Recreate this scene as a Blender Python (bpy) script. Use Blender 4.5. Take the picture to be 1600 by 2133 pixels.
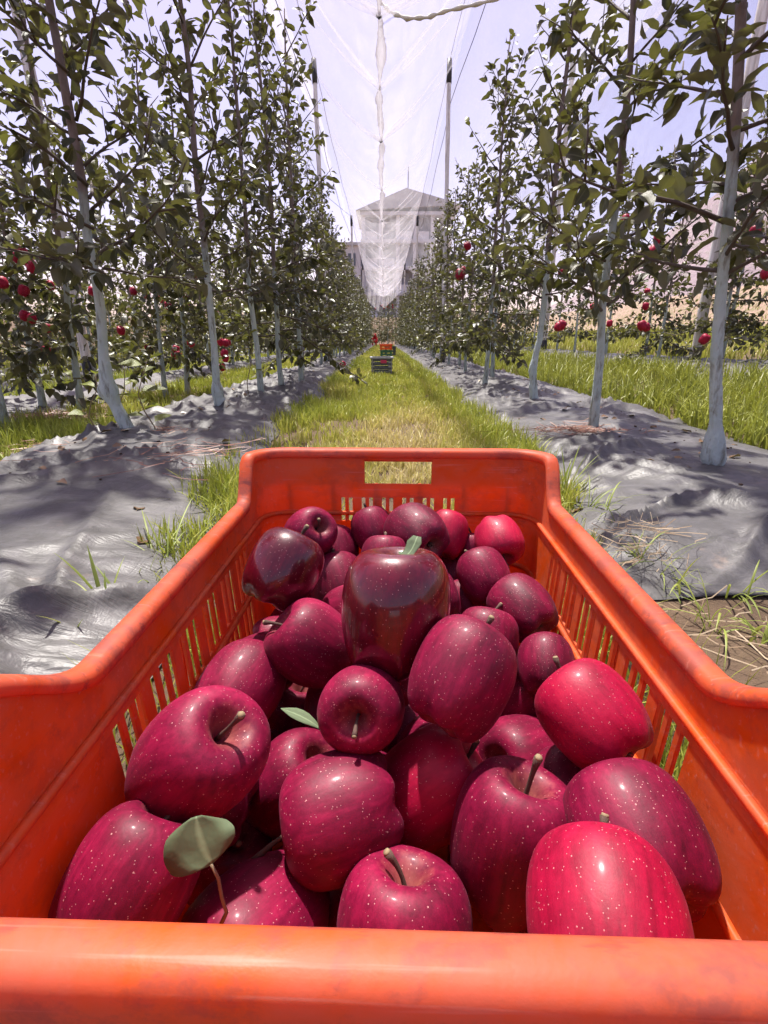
import bpy, bmesh, math, random
import numpy as np
from mathutils import Vector, Matrix, Quaternion

R = math.radians
rng = np.random.default_rng(7)
random.seed(7)
scene = bpy.context.scene
for o in list(bpy.data.objects):
    bpy.data.objects.remove(o)
col = scene.collection

# ------------------------------------------------------------------ camera
FPX = 1030.0                      # focal length in pixels of the 1600 px wide photograph
PITCH = math.atan((1066 - 705) / FPX)
CAMZ = 0.455
cam_d = bpy.data.cameras.new('camera')
cam_d.sensor_fit = 'HORIZONTAL'
cam_d.sensor_width = 36.0
cam_d.lens = 36.0 * FPX / 1600.0
cam_d.clip_start = 0.01
cam_d.clip_end = 3000
cam = bpy.data.objects.new('camera', cam_d)
cam.location = (0, 0, CAMZ)
cam.rotation_euler = (math.pi / 2 - PITCH, 0, 0)
col.objects.link(cam)
scene.camera = cam

# ------------------------------------------------------------------ sky and sun
SUN_EL, SUN_AZ = 67.0, -17.0       # azimuth from straight ahead (+y), negative = to the left
world = bpy.data.worlds.new('World')
scene.world = world
world.use_nodes = True
nt = world.node_tree
for n in list(nt.nodes):
    nt.nodes.remove(n)
out = nt.nodes.new('ShaderNodeOutputWorld')
bg = nt.nodes.new('ShaderNodeBackground')
sky = nt.nodes.new('ShaderNodeTexSky')
sky.sky_type = 'NISHITA'
sky.sun_disc = False
sky.sun_elevation = R(SUN_EL)
sky.sun_rotation = R(SUN_AZ)
sky.air_density = 1.0
sky.dust_density = 1.5
tint = nt.nodes.new('ShaderNodeMix'); tint.data_type = 'RGBA'; tint.blend_type = 'MULTIPLY'
tint.inputs[0].default_value = 1.0
tint.inputs[7].default_value = (1.48, 1.06, 1.13, 1)
tc = nt.nodes.new('ShaderNodeTexCoord')
mp = nt.nodes.new('ShaderNodeMapping'); mp.inputs['Scale'].default_value = (1.0, 1.0, 2.2)
nz = nt.nodes.new('ShaderNodeTexNoise')
nz.inputs['Scale'].default_value = 2.3; nz.inputs['Detail'].default_value = 7; nz.inputs['Roughness'].default_value = 0.58
cr = nt.nodes.new('ShaderNodeValToRGB')
cr.color_ramp.elements[0].position = 0.48; cr.color_ramp.elements[1].position = 0.78
cr.color_ramp.elements[1].color = (0.9, 0.9, 0.9, 1)
cl = nt.nodes.new('ShaderNodeMix'); cl.data_type = 'RGBA'
cl.inputs[7].default_value = (4.4, 4.15, 5.0, 1)
L = nt.links.new
L(tc.outputs['Generated'], mp.inputs['Vector']); L(mp.outputs[0], nz.inputs['Vector']); L(nz.outputs['Fac'], cr.inputs[0])
L(sky.outputs[0], tint.inputs[6]); L(tint.outputs[2], cl.inputs[6]); L(cr.outputs[0], cl.inputs[0])
L(cl.outputs[2], bg.inputs[0]); L(bg.outputs[0], out.inputs[0])
bg.inputs[1].default_value = 0.083

sun_d = bpy.data.lights.new('sun', 'SUN')
sun_d.energy = 4.6
sun_d.angle = R(1.6)
sun_d.color = (1.0, 0.95, 0.88)
sun = bpy.data.objects.new('sun', sun_d)
sd = Vector((math.sin(R(SUN_AZ)) * math.cos(R(SUN_EL)), math.cos(R(SUN_AZ)) * math.cos(R(SUN_EL)), math.sin(R(SUN_EL))))
sun.rotation_euler = sd.to_track_quat('Z', 'Y').to_euler()
col.objects.link(sun)

vs = scene.view_settings
vs.view_transform = 'Standard'
vs.look = 'None'
vs.exposure = 1.12
vs.gamma = 1.0
scene.render.engine = 'CYCLES'
cy = scene.cycles
cy.use_denoising = True
cy.use_adaptive_sampling = True
cy.adaptive_threshold = 0.03
cy.max_bounces = 5
cy.diffuse_bounces = 3
cy.glossy_bounces = 3
cy.transmission_bounces = 5
cy.transparent_max_bounces = 16
cy.caustics_reflective = False
cy.caustics_refractive = False

# ------------------------------------------------------------------ helpers
CP, SP = math.cos(PITCH), math.sin(PITCH)
C_RIGHT, C_UP, C_TO = Vector((1, 0, 0)), Vector((0, SP, CP)), Vector((0, -CP, SP))

def on_plane(px, py, z=0.0):
    X, Y = (px - 800) / FPX, (py - 1066) / FPX
    v = Vector((X, CP - Y * SP, -(SP + Y * CP)))
    t = (z - CAMZ) / v.z
    return Vector((0, 0, CAMZ)) + v * t

def at_depth(px, py, d):
    X, Y = (px - 800) / FPX, (py - 1066) / FPX
    return Vector((X * d, d * (CP - Y * SP), CAMZ - d * (SP + Y * CP)))

def to_px(p):
    x, y, z = p[0], p[1], p[2] - CAMZ
    d = y * CP - z * SP
    if d < 0.02:
        return None
    v = -(y * SP + z * CP)
    return 800 + FPX * x / d, 1066 + FPX * v / d, d

def link(name, data, mat=None, parent=None, loc=None):
    o = bpy.data.objects.new(name, data)
    if mat is not None and data is not None and hasattr(data, 'materials') and not data.materials:
        data.materials.append(mat)
    col.objects.link(o)
    if parent is not None:
        o.parent = parent
    if loc is not None:
        o.location = loc
    return o

def tag(o, label=None, cat=None, group=None, kind=None):
    if label: o['label'] = label
    if cat: o['category'] = cat
    if group: o['group'] = group
    if kind: o['kind'] = kind
    return o

def empty(name, loc=(0, 0, 0), rz=0.0):
    o = bpy.data.objects.new(name, None)
    o.location = loc
    o.rotation_euler = (0, 0, rz)
    o.empty_display_size = 0.05
    col.objects.link(o)
    return o

def mesh_np(name, verts, faces, smooth=True, attrs=None):
    """faces: (n,3) or (n,4) int array, or a list of mixed faces"""
    me = bpy.data.meshes.new(name)
    verts = np.asarray(verts, dtype=np.float32)
    if isinstance(faces, np.ndarray):
        k = faces.shape[1]; n = faces.shape[0]
        me.vertices.add(len(verts)); me.vertices.foreach_set('co', verts.ravel())
        me.loops.add(n * k); me.loops.foreach_set('vertex_index', faces.astype(np.int32).ravel())
        me.polygons.add(n); me.polygons.foreach_set('loop_start', np.arange(0, n * k, k, dtype=np.int32))
        me.update(calc_edges=True)
    else:
        me.from_pydata([tuple(v) for v in verts], [], faces)
        me.update()
    if smooth:
        me.polygons.foreach_set('use_smooth', np.ones(len(me.polygons), dtype=bool))
    for k, a in (attrs or {}).items():
        at = me.attributes.new(k, 'FLOAT', 'POINT')
        at.data.foreach_set('value', np.asarray(a, dtype=np.float32))
    return me

class MB:
    """collects boxes, tubes and sweeps into one mesh"""
    def __init__(self):
        self.v = []; self.f = []
    def box(self, c, s, rot=None):
        b = len(self.v)
        for dx in (-1, 1):
            for dy in (-1, 1):
                for dz in (-1, 1):
                    p = Vector((dx * s[0] / 2, dy * s[1] / 2, dz * s[2] / 2))
                    if rot is not None: p = rot @ p
                    self.v.append(tuple(Vector(c) + p))
        for q in ((0, 1, 3, 2), (4, 6, 7, 5), (0, 4, 5, 1), (2, 3, 7, 6), (0, 2, 6, 4), (1, 5, 7, 3)):
            self.f.append(tuple(b + i for i in q))
    def tube(self, pts, radii, seg=8, caps=True, lump=0.0):
        pts = [Vector(p) for p in pts]
        if not hasattr(radii, '__len__'): radii = [radii] * len(pts)
        b = len(self.v)
        t0 = (pts[1] - pts[0]).normalized()
        up = Vector((0, 0, 1)) if abs(t0.z) < 0.9 else Vector((0, 1, 0))
        n = t0.cross(up).normalized()
        for i, p in enumerate(pts):
            if i == 0: t = t0
            elif i == len(pts) - 1: t = (pts[i] - pts[i - 1]).normalized()
            else: t = (pts[i + 1] - pts[i - 1]).normalized()
            n = (n - t * n.dot(t)).normalized()
            m = t.cross(n)
            for k in range(seg):
                a = 2 * math.pi * k / seg
                r = radii[i] * (1 + (random.uniform(-lump, lump) if lump else 0))
                self.v.append(tuple(p + (n * math.cos(a) + m * math.sin(a)) * r))
        for i in range(len(pts) - 1):
            for k in range(seg):
                k2 = (k + 1) % seg
                self.f.append((b + i * seg + k, b + i * seg + k2, b + (i + 1) * seg + k2, b + (i + 1) * seg + k))
        if caps:
            self.f.append(tuple(b + k for k in range(seg))[::-1])
            e = b + (len(pts) - 1) * seg
            self.f.append(tuple(e + k for k in range(seg)))
    def mesh(self, name, smooth=True):
        return mesh_np(name, self.v, self.f, smooth)
    def build(self, name, mat, parent=None, smooth=True):
        return link(name, self.mesh(name, smooth), mat, parent)

_lat = np.random.default_rng(3).random((512, 512))
def vnoise(x, y):
    x = np.asarray(x, float); y = np.asarray(y, float)
    xi = np.floor(x).astype(int); yi = np.floor(y).astype(int)
    fx = x - xi; fy = y - yi
    fx = fx * fx * (3 - 2 * fx); fy = fy * fy * (3 - 2 * fy)
    g = lambda a, b: _lat[a % 512, b % 512]
    return (g(xi, yi) * (1 - fx) + g(xi + 1, yi) * fx) * (1 - fy) + (g(xi, yi + 1) * (1 - fx) + g(xi + 1, yi + 1) * fx) * fy
def fbm(x, y, o=4):
    s = 0; a = 0.5; t = 0
    for i in range(o):
        s = s + a * vnoise(x * 2 ** i + 17 * i, y * 2 ** i + 31 * i); t += a; a *= 0.5
    return s / t

# ------------------------------------------------------------------ materials
class N:
    """small node builder"""
    def __init__(self, name):
        self.m = bpy.data.materials.new(name); self.m.use_nodes = True
        self.t = self.m.node_tree
        for n in list(self.t.nodes): self.t.nodes.remove(n)
        self.out = self.t.nodes.new('ShaderNodeOutputMaterial')
    def n(self, typ, **kw):
        n = self.t.nodes.new(typ)
        for k, v in kw.items():
            if k in n.inputs: self.set(n, k, v)
            else: setattr(n, k, v)
        return n
    def set(self, n, k, v):
        s = n.inputs[k]
        if isinstance(v, bpy.types.NodeSocket): self.t.links.new(v, s)
        else:
            if isinstance(v, (tuple, list)) and len(v) == 3 and s.type == 'RGBA': v = (*v, 1)
            s.default_value = v
    def coord(self, which='Object'):
        return self.n('ShaderNodeTexCoord').outputs[which]
    def mapping(self, vec, scale=(1, 1, 1), loc=(0, 0, 0), rot=(0, 0, 0)):
        return self.n('ShaderNodeMapping', Vector=vec, Scale=scale, Location=loc, Rotation=rot).outputs[0]
    def noise(self, vec, scale, detail=4, rough=0.55, dist=0.0):
        return self.n('ShaderNodeTexNoise', Vector=vec, Scale=scale, Detail=detail, Roughness=rough, Distortion=dist).outputs['Fac']
    def ramp(self, fac, stops):
        n = self.n('ShaderNodeValToRGB', Fac=fac)
        e = n.color_ramp.elements
        while len(e) < len(stops): e.new(0.5)
        for i, (p, c) in enumerate(stops):
            e[i].position = p
            e[i].color = (*c, 1) if hasattr(c, '__len__') else (c, c, c, 1)
        return n.outputs[0]
    def mix(self, fac, a, b, blend='MIX'):
        n = self.n('ShaderNodeMix', data_type='RGBA', blend_type=blend)
        for i, v in ((0, fac), (6, a), (7, b)):
            if isinstance(v, bpy.types.NodeSocket): self.t.links.new(v, n.inputs[i])
            else: n.inputs[i].default_value = (*v, 1) if hasattr(v, '__len__') and len(v) == 3 else v
        return n.outputs[2]
    def math(self, op, a, b=0.0, c=None, clamp=False):
        n = self.n('ShaderNodeMath', operation=op, use_clamp=clamp)
        for i, v in enumerate((a, b) if c is None else (a, b, c)):
            if isinstance(v, bpy.types.NodeSocket): self.t.links.new(v, n.inputs[i])
            else: n.inputs[i].default_value = v
        return n.outputs[0]
    def bump(self, h, strength=0.3, dist=0.01):
        return self.n('ShaderNodeBump', Height=h, Strength=strength, Distance=dist).outputs[0]
    def attr(self, name):
        return self.n('ShaderNodeAttribute', attribute_name=name).outputs['Fac']
    def rand(self):
        return self.n('ShaderNodeObjectInfo').outputs['Random']
    def pbsdf(self, **kw):
        n = self.n('ShaderNodeBsdfPrincipled')
        for k, v in kw.items(): self.set(n, k.replace('_', ' '), v)
        return n.outputs[0]
    def mixsh(self, f, a, b):
        n = self.n('ShaderNodeMixShader')
        for i, v in enumerate((f, a, b)):
            if isinstance(v, bpy.types.NodeSocket): self.t.links.new(v, n.inputs[i])
            else: n.inputs[i].default_value = v
        return n.outputs[0]
    def done(self, sh):
        self.t.links.new(sh, self.out.inputs[0]); return self.m

def simple(name, colr, rough=0.6, var=0.15, scale=20, bump=0.0, metallic=0.0):
    b = N(name); v = b.coord()
    f = b.noise(v, scale, 5)
    c = b.mix(f, tuple(x * (1 - var) for x in colr), tuple(min(1, x * (1 + var)) for x in colr))
    kw = dict(Base_Color=c, Roughness=rough, Metallic=metallic)
    if bump: kw['Normal'] = b.bump(b.noise(v, scale * 3, 5), bump, 0.01)
    return b.done(b.pbsdf(**kw))

def m_leaf(name, top, under, young, trans=0.22, rough=0.38):
    b = N(name)
    r = b.attr('rnd'); r2 = b.rand()
    rr = b.math('FRACT', b.math('ADD', r, r2))
    c = b.ramp(rr, [(0.0, tuple(x * 0.62 for x in top)), (0.55, top), (0.9, tuple(x * 1.35 for x in top)), (0.97, young)])
    c = b.mix(b.math('MULTIPLY', b.ramp(b.attr('rib'), [(0.72, 0.0), (0.95, 1.0)]), 0.55), c, tuple(min(1, x * 2.6 + 0.03) for x in top))
    back = b.n('ShaderNodeNewGeometry').outputs['Backfacing']
    nz_ = b.noise(b.coord(), 60, 3)
    u = b.mix(nz_, tuple(x * 0.85 for x in under), tuple(x * 1.1 for x in under))
    c2 = b.mix(back, c, u)
    ro = b.mix(back, (rough,) * 3, (0.75,) * 3)
    p = b.pbsdf(Base_Color=c2, Roughness=ro, Normal=b.bump(nz_, 0.25, 0.004))
    t = b.n('ShaderNodeBsdfTranslucent', Color=b.mix(0.6, c, (0.16, 0.17, 0.02))).outputs[0]
    return b.done(b.mixsh(trans, p, t))

M = {}
M['leaf'] = m_leaf('apple_leaf', (0.066, 0.066, 0.028), (0.22, 0.215, 0.155), (0.20, 0.22, 0.035), 0.26)
M['leaf_young'] = m_leaf('young_leaf', (0.22, 0.26, 0.03), (0.30, 0.33, 0.10), (0.32, 0.33, 0.04), 0.4)
M['leaf_dry'] = m_leaf('picked_leaf', (0.105, 0.145, 0.072), (0.14, 0.175, 0.11), (0.12, 0.15, 0.07), 0.10, 0.8)

def m_grass(name, stops, trans=0.3):
    b = N(name)
    c = b.ramp(b.attr('rnd'), stops)
    p = b.pbsdf(Base_Color=c, Roughness=0.5)
    t = b.n('ShaderNodeBsdfTranslucent', Color=c).outputs[0]
    return b.done(b.mixsh(trans, p, t))
M['grass'] = m_grass('alley_grass', [(0.0, (0.16, 0.21, 0.03)), (0.35, (0.34, 0.385, 0.05)), (0.6, (0.48, 0.485, 0.085)), (0.8, (0.62, 0.54, 0.19)), (1.0, (0.70, 0.59, 0.33))])
M['grass_tall'] = m_grass('tall_grass', [(0.0, (0.16, 0.19, 0.03)), (0.5, (0.33, 0.355, 0.05)), (0.85, (0.44, 0.46, 0.09)), (1.0, (0.60, 0.52, 0.24))])
M['blade'] = m_grass('weed_blade', [(0.0, (0.17, 0.23, 0.035)), (0.6, (0.32, 0.38, 0.07)), (0.85, (0.36, 0.38, 0.09)), (1.0, (0.52, 0.45, 0.22))])
M['straw'] = m_grass('straw', [(0.0, (0.16, 0.055, 0.035)), (0.6, (0.30, 0.12, 0.075)), (1.0, (0.46, 0.27, 0.16))], 0.1)
M['straw_pale'] = m_grass('pale_straw', [(0.0, (0.30, 0.20, 0.11)), (1.0, (0.60, 0.48, 0.32))], 0.1)

b = N('soil'); v = b.coord()
f = b.noise(v, 3.0, 8, 0.65); f2 = b.noise(v, 40, 6, 0.7)
c = b.mix(f, (0.09, 0.048, 0.032), (0.17, 0.105, 0.07)); c = b.mix(b.math('MULTIPLY', f2, 0.35), c, (0.13, 0.12, 0.045))
M['soil'] = b.done(b.pbsdf(Base_Color=c, Roughness=0.95, Normal=b.bump(f2, 0.8, 0.02)))

b = N('bank_soil'); v = b.coord()
f = b.noise(v, 0.8, 8, 0.65); f2 = b.noise(v, 9, 6, 0.7)
c = b.mix(f, (0.28, 0.18, 0.14), (0.40, 0.28, 0.22)); c = b.mix(b.ramp(f2, [(0.48, 0.0), (0.58, 0.75)]), c, (0.15, 0.16, 0.06))
M['bank'] = b.done(b.pbsdf(Base_Color=c, Roughness=0.95, Normal=b.bump(f2, 0.6, 0.1)))

b = N('mulch_film'); v = b.coord()
f = b.noise(v, 2.2, 6, 0.6, 0.6); f2 = b.noise(b.mapping(v, (6, 22, 8), rot=(0, 0, 0.5)), 1.0, 6, 0.62, 0.8); f3 = b.noise(v, 14, 6, 0.6, 1.0)
c = b.mix(f, (0.046, 0.044, 0.042), (0.132, 0.126, 0.120))
c = b.mix(b.ramp(f3, [(0.42, 0.0), (0.75, 0.6)]), c, (0.19, 0.18, 0.185))
c = b.mix(b.ramp(b.noise(v, 5, 8, 0.7), [(0.62, 0.0), (0.74, 0.7)]), c, (0.30, 0.22, 0.17))
ro = b.ramp(f2, [(0.2, 0.38), (0.8, 0.58)])
cre = b.math('ABSOLUTE', b.math('SUBTRACT', b.noise(b.mapping(v, (9, 26, 10), rot=(0, 0, -0.5)), 1.0, 4, 0.6, 1.6), 0.5))
cre2 = b.math('ABSOLUTE', b.math('SUBTRACT', b.noise(b.mapping(v, (22, 9, 10), rot=(0, 0, 0.3)), 1.0, 3, 0.6, 1.2), 0.5))
h = b.math('ADD', b.math('MULTIPLY', f2, 0.7), b.math('ADD', b.math('MULTIPLY', cre, -2.2), b.math('MULTIPLY', cre2, -1.4)))
M['mulch'] = b.done(b.pbsdf(Base_Color=c, Roughness=ro, Specular_IOR_Level=0.5, Normal=b.bump(h, 0.20, 0.012)))

b = N('bark_whitewashed'); v = b.coord()
sep = b.n('ShaderNodeSeparateXYZ', Vector=v).outputs[2]
ns = b.noise(v, 14, 5); nb = b.noise(b.mapping(v, (40, 40, 9)), 1.0, 6, 0.65)
paint = b.mix(b.noise(v, 7, 5), (0.34, 0.47, 0.46), (0.70, 0.74, 0.72))
paint = b.mix(b.ramp(nb, [(0.36, 0.85), (0.48, 0.0)]), paint, (0.20, 0.20, 0.16))
vk = b.n('ShaderNodeTexVoronoi', Vector=b.mapping(v, (9, 9, 6)), Scale=1.0)
paint = b.mix(b.ramp(vk.outputs['Distance'], [(0.10, 0.9), (0.17, 0.0)]), paint, (0.09, 0.07, 0.055))
barkc = b.mix(nb, (0.11, 0.08, 0.066), (0.36, 0.28, 0.25))
edge = b.math('ADD', sep, b.math('MULTIPLY', ns, 0.25))
isb = b.ramp(b.math('MULTIPLY', edge, 0.5), [(0.47, 0.0), (0.52, 1.0)])
c = b.mix(isb, paint, barkc)
M['bark'] = b.done(b.pbsdf(Base_Color=c, Roughness=0.8, Normal=b.bump(b.math('ADD', nb, b.math('MULTIPLY', b.noise(v, 35, 4), 0.8)), 0.9, 0.012)))
M['branch'] = simple('branch_bark', (0.10, 0.072, 0.058), 0.7, 0.4, 30, 0.4)
M['twig_green'] = simple('green_twig', (0.22, 0.16, 0.09), 0.6, 0.3, 30)
M['post'] = None
b = N('post_wood'); v = b.coord()
nb = b.noise(b.mapping(v, (30, 30, 3)), 1.0, 6, 0.65)
c = b.mix(b.ramp(nb, [(0.35, 0.0), (0.6, 1.0)]), (0.46, 0.42, 0.40), (0.86, 0.83, 0.82))
M['post'] = b.done(b.pbsdf(Base_Color=c, Roughness=0.8, Normal=b.bump(nb, 0.5, 0.01)))
M['black'] = simple('black_wrap', (0.022, 0.021, 0.024), 0.55, 0.3, 20)
M['wire'] = simple('steel_wire', (0.10, 0.09, 0.11), 0.5, 0.2, 40, metallic=0.4)

def m_net(name, lo, hi, sx=3.0):
    b = N(name); v = b.coord()
    f = b.noise(b.mapping(v, (sx, 0.5, 1.0)), 1.0, 6, 0.6, 0.8)
    f2 = b.noise(b.mapping(v, (14, 2.2, 6)), 1.0, 4, 0.6)
    w = b.math('ADD', b.math('MULTIPLY', f, 0.7), b.math('MULTIPLY', f2, 0.3))
    fac = b.n('ShaderNodeMapRange', Value=w)
    fac.inputs['From Min'].default_value = 0.32; fac.inputs['From Max'].default_value = 0.68
    fac.inputs['To Min'].default_value = lo; fac.inputs['To Max'].default_value = hi
    d = b.n('ShaderNodeBsdfDiffuse', Color=(0.72, 0.70, 0.73)).outputs[0]
    t = b.n('ShaderNodeBsdfTranslucent', Color=(0.72, 0.70, 0.73)).outputs[0]
    s = b.mixsh(0.55, d, t)
    return b.done(b.mixsh(fac.outputs[0], b.n('ShaderNodeBsdfTransparent').outputs[0], s))
M['net'] = m_net('hail_net', 0.06, 0.33)
M['net_dense'] = m_net('hail_net_doubled', 0.18, 0.48, 8)
M['net_seam'] = m_net('hail_net_bunched', 0.55, 0.9, 8)
M['net_rope'] = simple('net_seam', (0.62, 0.60, 0.52), 0.8, 0.25, 12)

# crate plastic
def m_plastic(name, base, faded, amount, dirt=0.5):
    b = N(name); v = b.coord()
    f = b.noise(v, 16, 8, 0.68, 0.8); f2 = b.noise(v, 90, 5, 0.7); f3 = b.noise(b.mapping(v, (30, 6, 60), rot=(0.3, 0.2, 0.6)), 1.0, 6, 0.7)
    k = b.ramp(b.math('ADD', b.math('MULTIPLY', f, 0.7), b.math('MULTIPLY', f3, 0.3)), [(0.47 - amount * 0.2, 0.0), (0.64 - amount * 0.14, 1.0)])
    c = b.mix(b.math('MULTIPLY', k, 0.25 + 0.6 * amount), base, faded)
    dk = b.ramp(b.math('ADD', b.math('MULTIPLY', f2, 0.35), b.math('MULTIPLY', b.noise(b.mapping(v, (14, 30, 30)), 1.0, 6, 0.65), 0.65)), [(0.50, 0.0), (0.58, dirt)])
    c = b.mix(b.math('MULTIPLY', dk, 0.62), c, (0.20, 0.09, 0.08))
    sm = b.ramp(b.noise(b.mapping(v, (10, 45, 45), loc=(0.7, 0.2, 0)), 1.0, 7, 0.72), [(0.60, 0.0), (0.68, dirt)])
    c = b.mix(b.math('MULTIPLY', sm, 0.8), c, (0.06, 0.055, 0.07))
    scr = b.noise(b.mapping(v, (9, 260, 200), rot=(0.2, 0.1, 0.35)), 1.0, 3, 0.6)
    c = b.mix(b.ramp(scr, [(0.60, 0.0), (0.68, 0.45)]), c, (0.80, 0.34, 0.24))
    ro = b.ramp(f, [(0.3, 0.42), (0.7, 0.62)])
    p = b.pbsdf(Base_Color=c, Roughness=ro, Specular_IOR_Level=0.4, Normal=b.bump(f2, 0.12, 0.002))
    t = b.n('ShaderNodeBsdfTranslucent', Color=b.mix(0.0, (0.93, 0.16, 0.008), base)).outputs[0]
    return b.done(b.mixsh(0.42, p, t))
M['orange'] = m_plastic('orange_plastic', (0.88, 0.130, 0.004), (0.80, 0.25, 0.14), 0.42, 0.45)
M['orange_rim'] = m_plastic('faded_orange_plastic', (0.83, 0.120, 0.006), (0.70, 0.18, 0.115), 0.75, 1.0)

def m_apple(name, dark, mid, lite, coat, rough, dots=1.0):
    b = N(name); v = b.coord()
    rnd = b.rand()
    off = b.n('ShaderNodeCombineXYZ', X=b.math('MULTIPLY', rnd, 37), Y=b.math('MULTIPLY', rnd, 91), Z=b.math('MULTIPLY', rnd, 53)).outputs[0]
    vv = b.n('ShaderNodeVectorMath', operation='ADD'); b.t.links.new(v, vv.inputs[0]); b.t.links.new(off, vv.inputs[1])
    vv = vv.outputs[0]
    s = b.n('ShaderNodeSeparateXYZ', Vector=v); x, y, z = s.outputs
    rad = b.math('SQRT', b.math('ADD', b.math('MULTIPLY', x, x), b.math('MULTIPLY', y, y)))
    big = b.noise(vv, 0.9, 3, 0.5)
    stre = b.noise(b.mapping(vv, (7, 7, 0.9)), 1.0, 5, 0.65, 0.3)
    mott = b.noise(vv, 9, 5, 0.65)
    w = b.math('ADD', b.math('MULTIPLY', big, 0.46), b.math('ADD', b.math('MULTIPLY', stre, 0.40), b.math('MULTIPLY', mott, 0.16)))
    w = b.math('ADD', w, b.math('MULTIPLY', b.math('SUBTRACT', rnd, 0.5), 0.12))
    c = b.ramp(w, [(0.34, dark), (0.52, mid), (0.70, lite)])
    # stem cavity and calyx basin are paler, greenish tan, streaking out
    cav = b.math('SUBTRACT', 0.52, b.math('ADD', rad, b.math('MULTIPLY', b.math('SUBTRACT', stre, 0.5), -0.75)))
    top = b.ramp(z, [(0.50, 0.0), (0.72, 1.0)])
    cm = b.math('MULTIPLY', b.ramp(cav, [(0.08, 0.0), (0.52, 0.85)]), top)
    c = b.mix(b.math('MULTIPLY', cm, 0.8), c, (0.26, 0.10, 0.06))
    bot = b.ramp(b.math('MULTIPLY', z, -1.0), [(0.60, 0.0), (0.85, 1.0)])
    bm_ = b.math('MULTIPLY', b.ramp(b.math('SUBTRACT', 0.45, rad), [(0.0, 0.0), (0.3, 0.55)]), bot)
    c = b.mix(bm_, c, (0.26, 0.13, 0.07))
    # lenticels
    vo = b.n('ShaderNodeTexVoronoi', Vector=vv, Scale=8.5); vo.inputs['Randomness'].default_value = 1.0
    vsz = b.n('ShaderNodeSeparateColor', Color=vo.outputs['Color']).outputs[0]
    dsize = b.math('MULTIPLY_ADD', vsz, 0.070, 0.045)
    dot = b.math('LESS_THAN', vo.outputs['Distance'], dsize)
    vo2 = b.n('ShaderNodeTexVoronoi', Vector=vv, Scale=15.0)
    vs2 = b.n('ShaderNodeSeparateColor', Color=vo2.outputs['Color']).outputs[1]
    dot2 = b.math('MULTIPLY', b.math('LESS_THAN', vo2.outputs['Distance'], 0.12), b.math('GREATER_THAN', vs2, 0.25))
    dd = b.math('MAXIMUM', dot, dot2)
    c = b.mix(b.math('MULTIPLY', dd, 0.50 * dots), c, (0.78, 0.42, 0.38))
    ro = b.math('MULTIPLY_ADD', mott, 0.16, rough)
    p = b.pbsdf(Base_Color=c, Roughness=ro, Specular_IOR_Level=0.30, Coat_Weight=coat, Coat_Roughness=0.15 if coat < 0.9 else 0.10,
                Sheen_Weight=0.0 if coat > 0.9 else 0.02, Sheen_Tint=(0.9, 0.5, 0.8), Normal=b.bump(b.math('ADD', mott, b.math('MULTIPLY', b.noise(vv, 3.5, 3), 1.5)), 0.04, 0.03))
    return b.done(p)
M['apple'] = m_apple('apple_skin', (0.058, 0.0004, 0.010), (0.165, 0.0008, 0.027), (0.33, 0.006, 0.054), 0.04, 0.46)
M['apple_waxed'] = m_apple('polished_apple_skin', (0.050, 0.0006, 0.005), (0.075, 0.001, 0.008), (0.15, 0.002, 0.016), 0.95, 0.25, 0.8)
M['apple_bright'] = m_apple('bright_apple_skin', (0.18, 0.001, 0.018), (0.36, 0.002, 0.036), (0.50, 0.010, 0.05), 0.06, 0.43)
M['stem'] = simple('apple_stem', (0.095, 0.050, 0.036), 0.75, 0.4, 60, 0.3)
M['stem_tip'] = simple('stem_cut_end', (0.27, 0.20, 0.11), 0.8, 0.3, 60)
M['calyx'] = simple('calyx', (0.10, 0.085, 0.05), 0.9, 0.4, 60)

# ------------------------------------------------------------------ ground
def zg(x, y):
    x = np.asarray(x, float); y = np.asarray(y, float)
    z = np.interp(x, [-60, -3, 1.7, 3.0, 5.0, 8.0, 9.1, 14, 40, 200], [0, 0, 0, 0.14, 0.33, 0.68, 1.65, 2.0, 4.0, 14])
    far = np.interp(y, [0, 40, 46, 80, 400], [0, 0, 2.2, 3.0, 5])
    return np.maximum(z, far)
gx = np.concatenate([[-900, -300, -100, -40, -20], np.arange(-12, 16.1, 0.5), [20, 30, 50, 120, 300, 900]])
gy = np.concatenate([[-300, -60, -15], np.arange(-4, 60.1, 1.0), [75, 110, 200, 500, 1500]])
GX, GY = np.meshgrid(gx, gy)
GZ = zg(GX, GY) + 0.02 * (fbm(GX * 0.9, GY * 0.9) - 0.5) * (np.abs(GX) > 1.8)
nxg, nyg = len(gx), len(gy)
idx = np.arange(nxg * nyg).reshape(nyg, nxg)
qf = np.stack([idx[:-1, :-1], idx[:-1, 1:], idx[1:, 1:], idx[1:, :-1]], -1).reshape(-1, 4)
ground = link('ground', mesh_np('ground', np.stack([GX, GY, GZ], -1).reshape(-1, 3), qf), M['soil'])
tag(ground, kind='structure')

# bare soil bank at the right edge of the field
by = np.arange(2, 46, 0.6); bt = np.linspace(0, 1, 9)
BY, BT = np.meshgrid(by, bt)
BX = 7.9 + 1.35 * BT + 0.25 * (fbm(BY * 0.6, BT * 3) - 0.5)
BZ = zg(BX, BY * 0) + 0.06 + 0.14 * (fbm(BY * 1.3, BT * 5 + 9) - 0.5)
idx = np.arange(BX.size).reshape(BX.shape)
qf = np.stack([idx[:-1, :-1], idx[:-1, 1:], idx[1:, 1:], idx[1:, :-1]], -1).reshape(-1, 4)
tag(link('soil_bank', mesh_np('soil_bank', np.stack([BX, BY, BZ], -1).reshape(-1, 3), qf), M['bank']), kind='structure')

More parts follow.
